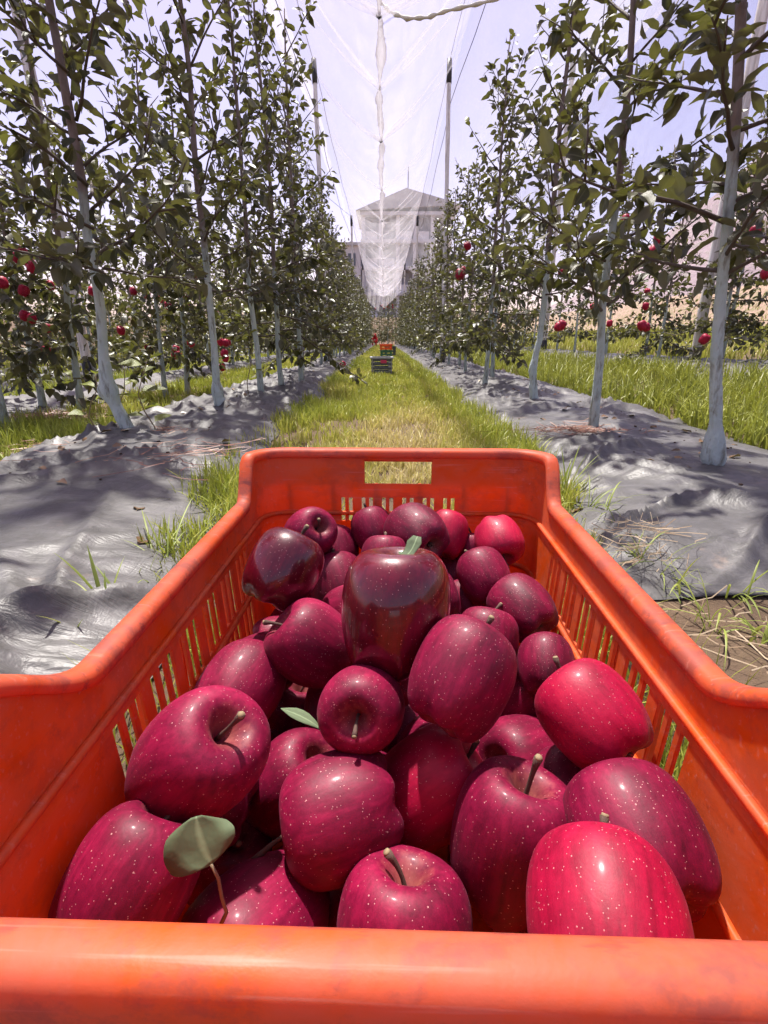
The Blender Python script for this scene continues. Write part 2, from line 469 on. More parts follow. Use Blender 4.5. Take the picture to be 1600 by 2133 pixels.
def mulch_height(u, x, y, zb, amp):
    prof = zb + 0.006 + 0.062 * np.clip(1 - np.abs(u) ** 2.4, 0, 1)
    # long folds running obliquely, fine creases, broad swells
    a1, b1 = x * 0.82 + y * 0.57, -x * 0.57 + y * 0.82
    wob = 0.25 * (fbm(x * 1.6, y * 1.6 + 8, 3) - 0.5)
    r1 = 1 - np.abs(2 * fbm(a1 * 0.9 + 5, (b1 + wob) * 4.0, 2) - 1)
    r2 = 1 - np.abs(2 * fbm((x * 0.5 - y * 0.87) * 1.6 + 50, (x * 0.87 + y * 0.5 + wob) * 9.0, 2) - 1)
    r3 = 1 - np.abs(2 * fbm(x * 5 + 90, (y + wob) * 26.0, 2) - 1)
    patch = np.clip((fbm(x * 1.3 + 20, y * 1.3, 2) - 0.38) * 4, 0, 1)
    wr = 0.034 * np.clip((r1 - 0.84) * 6, 0, 1) ** 1.5 + 0.026 * np.clip(patch + 0.25, 0, 1) * np.clip((r2 - 0.64) * 3.0, 0, 1) ** 1.5 + 0.010 * np.clip(patch + 0.15, 0, 1) * np.clip((r3 - 0.5) * 2, 0, 1)
    lo = 0.045 * (fbm(x * 1.5, y * 1.1 + 40, 3) - 0.5)
    return prof + amp * (wr + lo) * np.clip((1 - np.abs(u)) * 6, 0, 1)

def mulch(x0, x1, y0, y1, nu, ny, amp, label, near=None):
    u = np.linspace(-1, 1, nu)
    yy = np.exp(np.linspace(math.log(y0 + 0.3), math.log(y1 + 0.3), ny)) - 0.3
    U, Y = np.meshgrid(u, yy)
    xc, hw = (x0 + x1) / 2, (x1 - x0) / 2
    e0 = x0 + 0.10 * (fbm(Y * 2.2 + 3 * x0, Y * 0 + 1.5, 4) - 0.5)
    e1 = x1 + 0.10 * (fbm(Y * 2.2 + 3 * x1, Y * 0 + 7.5, 4) - 0.5)
    if near is not None:
        e0, e1 = near(e0, e1, Y)
    X = e0 + (e1 - e0) * (U + 1) / 2
    Z = mulch_height(U, X, Y, zg(X, Y * 0), amp)
    zb_ = zg(X, Y * 0); Z = zb_ + (Z - zb_) * np.clip((Y - y0) / 0.22 + 0.08, 0, 1)
    Y = Y + np.where(np.arange(ny)[:, None] == 0, 0.12 * (fbm(X * 4, X * 0, 3) - 0.5), 0)
    idx = np.arange(X.size).reshape(X.shape)
    qf = np.stack([idx[:-1, :-1], idx[:-1, 1:], idx[1:, 1:], idx[1:, :-1]], -1).reshape(-1, 4)
    o = link('mulch_film', mesh_np('mulch_film', np.stack([X, Y, Z], -1).reshape(-1, 3), qf), M['mulch'])
    return tag(o, label, 'mulch film', 'plastic mulch film along the tree rows')

mulch(-1.45, -0.50, 0.25, 36, 90, 420, 1.0, 'wrinkled grey plastic mulch film under the tree row left of the grass path',
      lambda e0, e1, Y: (e0, e1 + 0.17 * np.clip((1.75 - Y) / 1.0, 0, 1)))
mulch(0.56, 1.66, 0.80, 36, 90, 380, 1.0, 'wrinkled grey plastic mulch film under the tree row right of the grass path',
      lambda e0, e1, Y: (e0 - 0.18 * np.clip((1.75 - Y) / 0.9, 0, 1), e1))
mulch(-2.85, -2.08, 1.2, 36, 30, 160, 0.8, 'narrow mulch film under the second tree row on the left, past a strip of grass')
mulch(-4.0, -3.2, 2.0, 36, 24, 110, 0.8, 'mulch film under the third tree row on the left')
mulch(-5.2, -4.45, 3.0, 36, 20, 90, 0.8, 'mulch film under the fourth tree row on the left')
mulch(2.85, 3.65, 3.0, 36, 30, 140, 0.8, 'mulch film under the second tree row on the right, behind tall grass')

# ------------------------------------------------------------------ grass
CRATE_C, CRATE_YAW = Vector((0.011, 0.3630, 0)), R(-1.6)
def grass(name, label, n, xr, yr, h, wd, mat, seed, seg=2, dry=None, edge=None, lean=0.75):
    g = np.random.default_rng(seed)
    y = np.exp(g.uniform(math.log(yr[0]), math.log(yr[1]), n))
    x = g.uniform(xr[0], xr[1], n)
    cl = fbm(x * 6 + seed, y * 6, 3)
    keep = g.random(n) < np.clip((cl - 0.32) * 4.6, 0.05, 1)
    dx, dy = x - CRATE_C.x, y - CRATE_C.y
    keep &= ~((np.abs(dx) < 0.2) & (np.abs(dy) < 0.305))
    if xr[0] < 0 < xr[1]: keep &= np.abs(x) < 0.36 + 0.24 * np.clip((y - 0.75) / 1.0, 0, 1) + 0.16 * (cl - 0.5) + 0.05 * g.random(n)
    x, y, cl = x[keep], y[keep], cl[keep]; n = len(x)
    hh = g.uniform(h[0], h[1], n) * (0.55 + 0.9 * cl)
    if edge is not None: hh *= edge(x, y)
    w = (wd[0] + wd[1] * y) * g.uniform(0.6, 1.3, n)
    az = g.uniform(0, 2 * np.pi, n)
    ln = np.clip(np.abs(g.normal(0.45, 0.4, n)), 0.03, 1.6) * lean
    d = np.stack([np.cos(az), np.sin(az)], 1)
    tw = az + np.pi / 2 + g.normal(0, 0.5, n)
    s = np.stack([np.cos(tw), np.sin(tw)], 1)
    zb = zg(x, y) - 0.004
    rows = []
    ts = np.linspace(0, 1, seg + 1)
    for t in ts:
        off = hh * ln * (t ** 1.6)
        up = hh * (t - 0.35 * ln * t ** 2.4)
        cx, cy_ = x + d[:, 0] * off, y + d[:, 1] * off
        ww = w * (1 - t ** 1.8) * 0.5
        if t < 1:
            rows.append(np.stack([cx - s[:, 0] * ww, cy_ - s[:, 1] * ww, zb + up], 1))
            rows.append(np.stack([cx + s[:, 0] * ww, cy_ + s[:, 1] * ww, zb + up], 1))
        else:
            rows.append(np.stack([cx, cy_, zb + up], 1))
    k = len(rows)
    V = np.stack(rows, 1).reshape(-1, 3)
    fs = []
    for i in range(seg - 1):
        a = 2 * i
        fs += [(a, a + 1, a + 3), (a, a + 3, a + 2)]
    a = 2 * (seg - 1); fs.append((a, a + 1, a + 2))
    Fc = (np.arange(n)[:, None, None] * k + np.array(fs)[None]).reshape(-1, 3)
    c = 0.30 * g.random(n) + 0.55 * fbm(x * 1.7 + 9, y * 1.3, 3) + 0.25 * (g.random(n) < 0.18) * g.random(n) - 0.05
    if dry is not None: c = c + dry(x, y)
    o = link(name, mesh_np(name, V, Fc, True, {'rnd': np.repeat(np.clip(c, 0, 1), k)}), mat)
    return tag(o, label, 'grass', kind='stuff')

grass('path_grass', 'short yellow green grass on the path between the two tree rows', 100000, (-0.60, 0.62), (0.62, 38), (0.04, 0.11), (0.0042, 0.0009), M['grass'], 11, 3,
      dry=lambda x, y: 0.34 * np.exp(-((x - 0.12) / 0.26) ** 2) * np.exp(-((y - 2.4) / 1.5) ** 2) - 0.08 * (np.abs(x) > 0.42) + 0.12,
      edge=lambda x, y: np.clip(0.8 + 0.7 * (np.abs(x) - 0.2), 0.75, 1.3) * np.where(y < 1.1, 0.8, 1))
grass('path_grass', 'sparse grass close around the orange crate', 5200, (-0.36, 0.50), (0.12, 0.85), (0.05, 0.13), (0.0032, 0), M['grass'], 12, 3)
grass('strip_grass', 'yellow green grass strip beyond the mulch film on the left', 30000, (-2.10, -1.36), (1.2, 36), (0.05, 0.12), (0.0035, 0.0009), M['grass'], 13, 3, dry=lambda x, y: 0.05 + 0 * x)
grass('strip_grass', 'grass strip between the second and third tree rows on the left', 14000, (-3.35, -2.65), (1.8, 36), (0.07, 0.16), (0.005, 0.001), M['grass'], 14, 2)
grass('strip_grass', 'grass beyond the third tree row on the left', 16000, (-11, -3.9), (3, 38), (0.10, 0.26), (0.007, 0.0012), M['grass_tall'], 15, 2)
grass('tall_grass', 'tall lush green grass between the tree rows on the right', 26000, (1.58, 2.95), (1.5, 36), (0.09, 0.24), (0.0075, 0.0010), M['grass_tall'], 16, 3, lean=1.0)
grass('tall_grass', 'tall grass field behind the second tree row on the right', 24000, (3.5, 8.6), (3.5, 40), (0.10, 0.24), (0.009, 0.0012), M['grass_tall'], 17, 2, dry=lambda x, y: 0.35 * np.exp(-((x - 4.2) / 0.8) ** 2))

def litter(name, label, spots, n, mat, seed, ln=(0.05, 0.16), w=0.0022):
    g = np.random.default_rng(seed); V = []; Fc = []; A = []
    for (cx, cy_, rx, ry, az0, zz) in spots:
        for i in range(n):
            px_, py_ = cx + g.normal() * rx, cy_ + g.normal() * ry
            z = zz + abs(g.normal()) * 0.012 * math.exp(-((px_ - cx) / rx) ** 2)
            l = g.uniform(*ln); a = az0 + g.normal() * 0.7; bend = g.normal() * 0.8
            b0 = len(V); c = g.random()
            for t in (-0.5, -0.17, 0.17, 0.5):
                aa = a + bend * t
                X, Y = px_ + math.cos(aa) * l * t, py_ + math.sin(aa) * l * t
                Z = z + 0.03 * abs(g.normal()) * t * t + g.uniform(-0.002, 0.002)
                nx_, ny_ = -math.sin(aa) * w / 2, math.cos(aa) * w / 2
                V += [(X - nx_, Y - ny_, Z), (X + nx_, Y + ny_, Z + 0.0012)]; A += [c, c]
            for k in range(3):
                q = b0 + 2 * k
                Fc.append((q, q + 1, q + 3, q + 2))
    return tag(link(name, mesh_np(name, V, np.array(Fc), True, {'rnd': A}), mat), label, 'straw', kind='stuff')
def sp(px, py, rx, ry, az, z=0.075):
    p = on_plane(px, py, z); return (p.x, p.y, rx, ry, az, z)
litter('dry_straw', 'reddish brown dry straw around the foot of the nearest left tree', [sp(225, 925, 0.14, 0.045, 0.3, 0.05), sp(330, 905, 0.06, 0.03, 0.2, 0.07), sp(175, 945, 0.10, 0.03, 0.4, 0.03)], 170, M['straw'], 5)
litter('dry_straw', 'reddish straw heap lying in the grass by the second left row', [sp(110, 868, 0.13, 0.05, 0.1, 0.04)], 260, M['straw'], 6)
litter('dry_straw', 'brown straw litter under the second right tree', [sp(1215, 895, 0.10, 0.05, 0.1), sp(1180, 900, 0.10, 0.05, 2.6)], 90, M['straw'], 7)
litter('dry_straw', 'pale straw litter beside the crate on the right mulch film', [sp(1340, 1110, 0.05, 0.03, 0.5, 0.06), sp(1330, 1160, 0.04, 0.03, 1.2, 0.05), sp(1500, 1310, 0.08, 0.06, 0.4, 0.012)], 26, M['straw_pale'], 8, (0.05, 0.13), 0.0014)
litter('dry_straw', 'thin brown stalks scattered on the left mulch film', [sp(330, 960, 0.25, 0.10, 0.3, 0.085), sp(430, 940, 0.12, 0.10, 0.6, 0.085)], 22, M['straw'], 9, (0.06, 0.22), 0.0022)

# ------------------------------------------------------------------ leaves and trees
LY = [0.0, 0.22, 0.48, 0.74, 1.0]; LX = [0.0, 0.235, 0.275, 0.18, 0.0]
def leaf_template(curl=0.12, fold=0.10, wave=0.02, wx=1.0):
    V = [(0, y, -curl * y * y * 1.4) for y in LY]                  # midrib 0..4
    for s in (-1, 1):
        for i in (1, 2, 3):
            V.append((s * LX[i] * wx, LY[i] - 0.01, -curl * LY[i] ** 2 * 1.4 + fold * LX[i] / 0.275 + wave * (-1) ** i * s))
    V += [(-0.012, 0.02, 0), (0.012, 0.02, 0), (0, -0.28, -0.05)]   # petiole
    Fc = []
    for s, b0 in ((-1, 5), (1, 8)):
        t = [(0, 1, b0), (1, 2, b0 + 1), (1, b0 + 1, b0), (2, 3, b0 + 2), (2, b0 + 2, b0 + 1), (3, 4, b0 + 2)]
        Fc += [q if s < 0 else q[::-1] for q in t]
    # wind so that the upper side is the front
    Fc = [(a, c, b) for a, b, c in Fc] if True else Fc
    Fc.append((11, 13, 12))
    return np.array(V, float), np.array(Fc)
TEMPL = [leaf_template(0.10, 0.10, 0.02), leaf_template(0.26, 0.05, 0.03, 1.05), leaf_template(0.05, 0.16, -0.025, 0.9), leaf_template(0.18, 0.12, 0.035)]
for q, (tv, tf) in enumerate(TEMPL):     # make sure normals point up
    a, b_, c_ = tv[tf[1]]
    if np.cross(b_ - a, c_ - a)[2] < 0:
        TEMPL[q] = (tv, tf[:, ::-1].copy())
def fine_leaf(curl, fold, wave, wx, seed):
    g = random.Random(seed); V = []; rib = []; n = 8
    for i in range(n + 1):
        t = i / n
        w = wx * np.interp(t, [0, .08, .22, .42, .62, .8, .92, 1], [.03, .15, .245, .28, .235, .15, .06, .004]) * (1 + g.uniform(-.05, .05))
        side = 0.03 * math.sin(t * 3 + seed)
        for u in (-1, -0.5, 0, 0.5, 1):
            V.append((u * w + side, t, -curl * t * t * 1.4 + fold * abs(u) ** 1.2 * w / 0.28 + wave * math.sin(t * 11 + seed + (1 if u > 0 else 2.2)) * abs(u)))
            rib.append(1.0 if u == 0 else 0.0)
    Fc = []
    for i in range(n):
        for k in range(4):
            a0 = i * 5 + k; Fc += [(a0, a0 + 1, a0 + 6), (a0, a0 + 6, a0 + 5)]
    b0 = len(V); V += [(-0.012, 0.01, 0), (0.012, 0.01, 0), (0.0, -0.30, -0.06)]; rib += [1, 1, 1]
    Fc.append((b0, b0 + 2, b0 + 1))
    return np.array(V, float), np.array(Fc), rib
LEAF_ME = []
for q, (cu, fo_, wa, wx_) in enumerate(((.10, .09, .02, .86), (.30, .05, .03, .95), (.04, .15, .03, .80), (.22, .12, .04, 1.0))):
    for k in range(3):
        tv, tf, rib = fine_leaf(cu, fo_, wa, wx_, q * 3 + k)
        me = mesh_np('leaf', tv, tf, True, {'rnd': [k / 3.0] * len(tv), 'rib': rib})
        me.materials.append(M['leaf']); LEAF_ME.append(me)

def leaf_frames(L):
    """L: list of (pos, dir, normal, size, rnd) -> arrays"""
    P = np.array([l[0] for l in L]); D = np.array([l[1] for l in L]); Nn = np.array([l[2] for l in L])
    S = np.array([l[3] for l in L]); C = np.array([l[4] for l in L])
    D /= np.linalg.norm(D, axis=1)[:, None]
    Nn = Nn - D * (Nn * D).sum(1)[:, None]
    Nn /= np.linalg.norm(Nn, axis=1)[:, None] + 1e-9
    X = np.cross(D, Nn)
    return P, np.stack([X, D, Nn], -1), S, C

def crown_mesh(name, L):
    if not L: return None
    P, Rm, S, C = leaf_frames(L)
    VV = []; FF = []; AA = []; base = 0
    which = (np.arange(len(L)) * 7) % len(TEMPL)
    for q, (tv, tf) in enumerate(TEMPL):
        m = which == q
        if not m.any(): continue
        v = np.einsum('nij,kj->nki', Rm[m], tv) * S[m][:, None, None] + P[m][:, None, :]
        n, k = v.shape[0], v.shape[1]
        VV.append(v.reshape(-1, 3)); FF.append((np.arange(n)[:, None, None] * k + tf[None] + base).reshape(-1, 3))
        AA.append(np.repeat(C[m], k)); base += n * k
    me = mesh_np(name, np.concatenate(VV), np.concatenate(FF), True, {'rnd': np.concatenate(AA)})
    me.materials.append(M['leaf'])
    return me

def tree_skel(seed, H=2.6, first=0.52, rad=0.5, dens=1.15, lean=(0, 0), leafs=1.0, droop=-14, r0=0.0165):
    g = random.Random(seed)
    nz = 14
    trunk = []; rads = []
    ox, oy = 0.0, 0.0
    for i in range(nz):
        t = i / (nz - 1); z = H * t
        ox += g.uniform(-0.012, 0.012); oy += g.uniform(-0.012, 0.012)
        trunk.append(Vector((ox + lean[0] * z, oy + lean[1] * z, z - 0.05)))
        rads.append((r0 * (1 - t) ** 0.8 + 0.004) * (1.0 if z > 0.25 else 1.0 + (0.25 - z) * 1.6))
    def tp(z):
        f = min(max(z / H, 0), 0.999) * (nz - 1); i = int(f)
        return trunk[i].lerp(trunk[i + 1], f - i)
    branches = []; L = []
    def rv():
        return Vector((g.gauss(0, 1), g.gauss(0, 1), g.gauss(0, 1)))
    def add_leaf(p, d, out, sz):
        dd = (d * 0.5 + out * 0.7 + rv() * 0.45 + Vector((0, 0, -0.12))).normalized()
        nn = (Vector((0, 0, 1)) + rv() * 0.55 + out * 0.15)
        pet = dd * sz * 0.28
        L.append((tuple(p + pet), tuple(dd), tuple(nn), sz * g.uniform(0.72, 1.18) * leafs, g.random()))
    nb = int(24 * dens)
    az = g.uniform(0, 6.28)
    for k in range(nb):
        t = ((k + g.uniform(-0.3, 0.3)) / nb); t = max(0, t) ** 1.4
        z0 = first + (H * 0.93 - first) * max(0, t) ** 1.0
        az += 2.4 + g.uniform(-0.4, 0.4)
        ln = rad * (1.12 - 0.62 * t) * g.uniform(0.6, 1.2) + 0.08
        el = R(droop + (74 - droop) * t ** 0.9 + g.uniform(-14, 14))
        o = Vector((math.cos(az), math.sin(az), 0))
        p = tp(z0); pts = [p.copy()]; d = (o * math.cos(el) + Vector((0, 0, math.sin(el))))
        m = 6
        for i in range(m):
            d = (d + Vector((0, 0, g.uniform(-0.10, 0.16))) + o.cross(Vector((0, 0, 1))) * g.uniform(-0.18, 0.18)).normalized()
            p = p + d * ln / m; pts.append(p.copy())
        rr = [0.0066 * (1 - 0.75 * i / m) * (0.5 + ln) for i in range(m + 1)]
        branches.append((pts, rr))
        nl = int(ln / 0.034)
        for i in range(nl):
            f = 0.12 + 0.88 * (i + g.random()) / nl
            q = f * m; j = min(int(q), m - 1)
            pp = pts[j].lerp(pts[j + 1], q - j); bd = (pts[j + 1] - pts[j]).normalized()
            for r_ in range(g.choice((1, 2, 2, 3)) if t < 0.55 else g.choice((1, 1, 2))):
                outv = rv(); outv = (outv - bd * outv.dot(bd)).normalized()
                add_leaf(pp, bd, outv, 0.070)
        # side twigs
        for s in range((g.choice((2, 2, 3, 4)) if t < 0.5 else g.choice((0, 1, 1, 2))) if ln > 0.2 else 0):
            q = g.uniform(0.25, 0.95) * m; j = min(int(q), m - 1)
            pp = pts[j].lerp(pts[j + 1], q - j); bd = (pts[j + 1] - pts[j]).normalized()
            sd_ = (bd * 0.6 + rv() * 0.6 + Vector((0, 0, 0.35))).normalized(); tl = g.uniform(0.08, 0.2)
            tpts = [pp, pp + sd_ * tl * 0.5 + Vector((0, 0, 0.01)), pp + sd_ * tl + Vector((0, 0, 0.03))]
            branches.append((tpts, [0.0035, 0.0026, 0.0015]))
            for i in range(int(tl / 0.028)):
                f = (i + 0.6) / (tl / 0.028)
                outv = rv(); outv = (outv - sd_ * outv.dot(sd_)).normalized()
                add_leaf(tpts[0].lerp(tpts[2], f), sd_, outv, 0.060)
    # leader
    zz = first + 0.1; a = 0
    while zz < H * 1.0:
        a += 2.39996
        outv = Vector((math.cos(a), math.sin(a), 0))
        add_leaf(tp(zz), Vector((0, 0, 1)), outv, 0.07 if zz < H * 0.85 else 0.055)
        zz += 0.024 if zz > H * 0.6 else 0.045
    return trunk, rads, branches, L

def trunk_mb(trunk, rads, seg=9, knob=None):
    mb = MB()
    if knob:
        T = []; Rr = []
        z = -0.05
        top = trunk[-1].z
        while z < top:
            i = max(k for k in range(len(trunk)) if trunk[k].z <= z + 1e-6); i = min(i, len(trunk) - 2)
            f = (z - trunk[i].z) / (trunk[i + 1].z - trunk[i].z)
            p = trunk[i].lerp(trunk[i + 1], f); r = rads[i] + (rads[i + 1] - rads[i]) * f
            for (kz, kr, kx) in knob:
                r += kr * math.exp(-((z - kz) / 0.035) ** 2)
            p = p + Vector((float(np.interp(z, [q[0] for q in knob], [q[2] for q in knob])), 0, 0))
            T.append(p); Rr.append(r); z += 0.02 if z < 0.5 else 0.08
        mb.tube(T, Rr, seg, lump=0.07)
    else:
        mb.tube(trunk, rads, seg, lump=0.05)
    return mb

# tree variants shared by the rows
VAR = []
for s in range(6):
    tr, rd, br, Lf = tree_skel(100 + s, H=random.uniform(2.4, 2.75), rad=random.uniform(0.40, 0.50), dens=1.15, first=random.uniform(0.38, 0.48), droop=-24)
    mb = trunk_mb(tr, rd, 8)
    tm = mb.mesh('trunk'); tm.materials.append(M['bark'])
    mb = MB()
    for pts, rr in br: mb.tube(pts, rr, 5, caps=False)
    bm_ = mb.mesh('branches'); bm_.materials.append(M['branch'])
    VAR.append((tm, bm_, crown_mesh('crown', Lf), tr, br))
VARFAR = []
for s in range(5):
    tr, rd, br, Lf = tree_skel(200 + s, H=random.uniform(2.35, 2.7), rad=random.uniform(0.31, 0.40), dens=1.1, leafs=1.05, first=random.uniform(0.34, 0.42), droop=-26)
    mb = trunk_mb(tr, rd, 6)
    tm = mb.mesh('trunk'); tm.materials.append(M['bark'])
    VARFAR.append((tm, None, crown_mesh('crown', Lf), tr, br))

# fruit and apple meshes (unit radius, stem along +z)
PROF = [(0.0, 0.60), (0.06, 0.62), (0.13, 0.70), (0.22, 0.84), (0.34, 0.965), (0.48, 1.02), (0.63, 0.995), (0.79, 0.88), (0.92, 0.66), (0.985, 0.38), (1.0, 0.10), (0.98, -0.22),
        (0.925, -0.50), (0.83, -0.75), (0.70, -0.94), (0.56, -1.025), (0.42, -1.03), (0.29, -0.97), (0.20, -0.88), (0.10, -0.80), (0.0, -0.79)]
def apple_mesh(name, seed, rows=44, seg=44, long=1.0):
    g = random.Random(seed)
    pr = np.array(PROF); tt = np.linspace(0, len(pr) - 1, rows)
    def cr(t):
        i = int(min(t, len(pr) - 2)); f = t - i
        p0, p1, p2, p3 = pr[max(i - 1, 0)], pr[i], pr[i + 1], pr[min(i + 2, len(pr) - 1)]
        return 0.5 * (2 * p1 + (p2 - p0) * f + (2 * p0 - 5 * p1 + 4 * p2 - p3) * f * f + (3 * p1 - p0 - 3 * p2 + p3) * f ** 3)
    pts = np.array([cr(t) for t in tt])
    th = np.linspace(0, 2 * np.pi, seg, endpoint=False)
    ph = g.uniform(0, 6.28); ph2 = g.uniform(0, 6.28); ph3 = g.uniform(0, 6.28)
    V = []
    for r, z in pts:
        r = max(r, 0.0)
        k = np.clip((-z - 0.2) / 0.8, 0, 1) ** 1.3
        k2 = np.clip((z - 0.3) / 0.7, 0, 1)
        lob = 1 + 0.028 * k * np.cos(5 * th + ph) + 0.018 * np.cos(2 * th + ph2) + 0.02 * k2 * np.cos(3 * th + ph3) + 0.022 * np.cos(th + ph3)
        zz = z * long * (1 + 0.035 * np.cos(th + ph2) * (1 if z > 0 else -0.6)) + 0.035 * k * np.cos(5 * th + ph) * (r / 0.5) * (-1)
        V.append(np.stack([r * lob * np.cos(th), r * lob * np.sin(th), zz + 0 * th], 1))
    V = np.concatenate(V)
    idx = np.arange(rows * seg).reshape(rows, seg)
    nxt = np.roll(idx, -1, 1)
    qf = np.stack([idx[:-1], idx[1:], nxt[1:], nxt[:-1]], -1).reshape(-1, 4)
    return mesh_np(name, V, qf)
APPLE_ME = [apple_mesh('apple', 40 + k, long=(0.94, 1.0, 0.97, 1.03)[k]) for k in range(4)]
FRUIT_ME = apple_mesh('fruit', 60, 14, 14); FRUIT_ME.materials.append(M['apple_bright'])

trees = []
def finish_tree(root, label, group):
    tag(root, label, 'apple tree', group); trees.append(root)
def row_tree(x, y, label, group, rz=None, sc=None, far=False, tilt=None, z=None):
    v = random.choice(VARFAR if far else VAR)
    root = empty('apple_tree', (x, y, (float(zg(x, y)) + 0.05) if z is None else z), random.uniform(0, 6.28) if rz is None else rz)
    s = sc or random.uniform(0.9, 1.08)
    root.scale = (s, s, s)
    if tilt: root.rotation_euler = (tilt[0], tilt[1], root.rotation_euler.z)
    link('trunk', v[0], None, root)
    if v[1]: link('branches', v[1], None, root)
    cr_ = link('crown', v[2], None, root); cr_['kind'] = 'stuff'
    finish_tree(root, label, group)
    return root

def near_tree(p, seed, label, H, rad, dens, lean=(0, 0), knob=None, nleaf=230, first=0.68, r0=0.017, leafs=0.95):
    root = empty('apple_tree', p)
    tr, rd, br, Lf = tree_skel(seed, H, first, rad, dens, lean, leafs, droop=10, r0=r0)
    trunk = trunk_mb(tr, rd, 12, knob).build('trunk', M['bark'], root)
    for pts, rr in br:
        mb = MB(); mb.tube(pts, rr, 6); mb.build('branch', M['branch'], trunk)
    sc = []
    for i, l in enumerate(Lf):
        w = Vector(p) + Vector(l[0]); q = to_px(w)
        vis = q is not None and -20 < q[0] < 1620 and -20 < q[1] < 1400
        sc.append((l[3] / q[2] if vis else 0, i))
    sc.sort(reverse=True)
    pick = [i for s_, i in sc[:nleaf] if s_ > 0]
    ps = set(pick)
    cm = crown_mesh('crown', [l for i, l in enumerate(Lf) if i not in ps])
    crown = link('crown', cm, None, root); crown['kind'] = 'stuff'
    if pick:
        P, Rm, S, C = leaf_frames([Lf[i] for i in pick])
        for k in range(len(pick)):
            me = LEAF_ME[(k * 5 + int(C[k] * 12)) % len(LEAF_ME)]
            o = link('leaf', me, None, crown)
            o.matrix_local = Matrix.Translation(P[k]) @ Matrix(Rm[k].tolist()).to_4x4() @ Matrix.Diagonal((*([S[k]] * 3), 1))
    finish_tree(root, label, 'apple trees along the grass path')
    return root

GL, GR = 'apple trees in the row left of the path', 'apple trees in the row right of the path'
ZT = 0.055
Pl = [on_plane(280, 915, ZT), on_plane(457, 858, ZT), on_plane(547, 825, ZT), on_plane(590, 812, ZT), on_plane(632, 800, ZT)]
Pr = [on_plane(1490, 975, ZT), on_plane(1235, 900, ZT), on_plane(1112, 842, ZT), on_plane(1010, 806, ZT)]
KN = [(0.0, 0.012, 0.0), (0.10, 0.004, -0.035), (0.20, 0.019, -0.070), (0.27, 0.005, -0.066), (0.5, 0.0, -0.045), (0.9, 0.0, -0.02)]
near_tree(Pl[0], 1, 'whitewashed apple tree with knobbly bent trunk foot, nearest trunk left of the path', 2.6, 0.40, 1.2, (-0.01, 0.0), KN, 240)
near_tree(Pl[1], 2, 'second whitewashed apple tree left of the path, straight trunk with swollen foot', 2.65, 0.36, 1.1, (0, 0), [(0.05, 0.008, 0.0), (0.12, 0.012, 0.0)], 200)
near_tree(Pl[2], 3, 'third apple tree left of the path with thin green shoots beside its trunk', 2.6, 0.36, 1.0, (-0.01, 0), None, 120)
near_tree(Pr[0], 4, 'whitewashed apple tree with bulging pale foot, nearest trunk right of the path', 2.6, 0.42, 1.1, (-0.17, 0.0), [(0.04, 0.013, 0.0), (0.09, 0.009, 0)], 240, first=0.62, r0=0.0135)
near_tree(Pr[1], 5, 'second whitewashed apple tree on the right of the path, slim trunk', 2.55, 0.38, 1.0, (-0.05, 0), None, 200, first=0.56, r0=0.0145)
near_tree(Pr[2], 6, 'third apple tree on the right of the path with wavy white trunk', 2.6, 0.36, 1.0, (0.0, 0), [(0.0, 0.006, 0.0), (0.1, 0.004, -0.02), (0.22, 0.006, -0.03), (0.4, 0, 0.005), (0.7, 0, 0.015)], 120)
# two trees whose trunks stand just outside the frame and whose boughs reach into it
near_tree(Vector((-1.12, 1.22, ZT)), 7, 'apple tree whose large dark leaves hang in at the upper left edge', 2.5, 0.46, 1.0, (-0.08, 0), None, 260, first=0.70, leafs=1.15)
near_tree(Vector((1.30, 1.08, ZT)), 8, 'apple tree whose large leaves hang in at the upper right corner', 2.5, 0.44, 0.95, (0, 0), None, 200, first=0.8, leafs=1.2)

FARL = 'whitewashed apple tree farther along the row left of the path, one of many alike'
FARR = 'whitewashed apple tree farther along the row right of the path, one of many alike'
ordn = ['fourth', 'fifth', 'sixth', 'seventh', 'eighth', 'ninth', 'tenth']
ys = [Pl[3].y, Pl[4].y]; y = Pl[4].y
while y < 34: y += random.uniform(0.8, 1.05); ys.append(y)
for i, y in enumerate(ys):
    x = (Pl[3].x, Pl[4].x)[i] if i < 2 else -1.0 + random.uniform(-0.06, 0.06)
    lab = ('%s apple tree from the front in the row left of the path' % ordn[i]) if i < 7 else FARL
    row_tree(x, y, lab, GL, far=y > 13)
ys = [Pr[3].y]; y = Pr[3].y
while y < 34: y += random.uniform(0.8, 1.05); ys.append(y)
for i, y in enumerate(ys):
    x = Pr[3].x if i == 0 else 1.06 + random.uniform(-0.06, 0.06)
    lab = ('%s apple tree from the front in the row right of the path' % ordn[i]) if i < 7 else FARR
    row_tree(x, y, lab, GR, far=y > 13)
G2 = 'apple trees in the rows farther left'
row2 = []
for (px, py) in ((165, 850), (92, 843), (341, 816), (390, 810), (12, 878)):
    p = on_plane(px, py, 0.05)
    lab = {165: 'slim leaning apple tree with pale trunk past the straw heap, second left row', 92: 'short apple tree with dark trunk foot in the second left row', 341: 'pale-trunked apple tree with red fruit in the second left row, right of the knobbly trunk',
           390: 'apple tree with very thin pale trunk in the second left row', 12: 'apple tree with curved pale foot at the left edge of the frame'}[px]
    row2.append(row_tree(p.x, p.y, lab, G2, tilt=(0, -0.07), far=True))
y = 6.2
while y < 34:
    row2.append(row_tree(-2.43 + random.uniform(-0.08, 0.08), y, 'apple tree farther along the second row on the left, one of many alike', G2, far=True))
    y += random.uniform(0.9, 1.15)
row3 = []
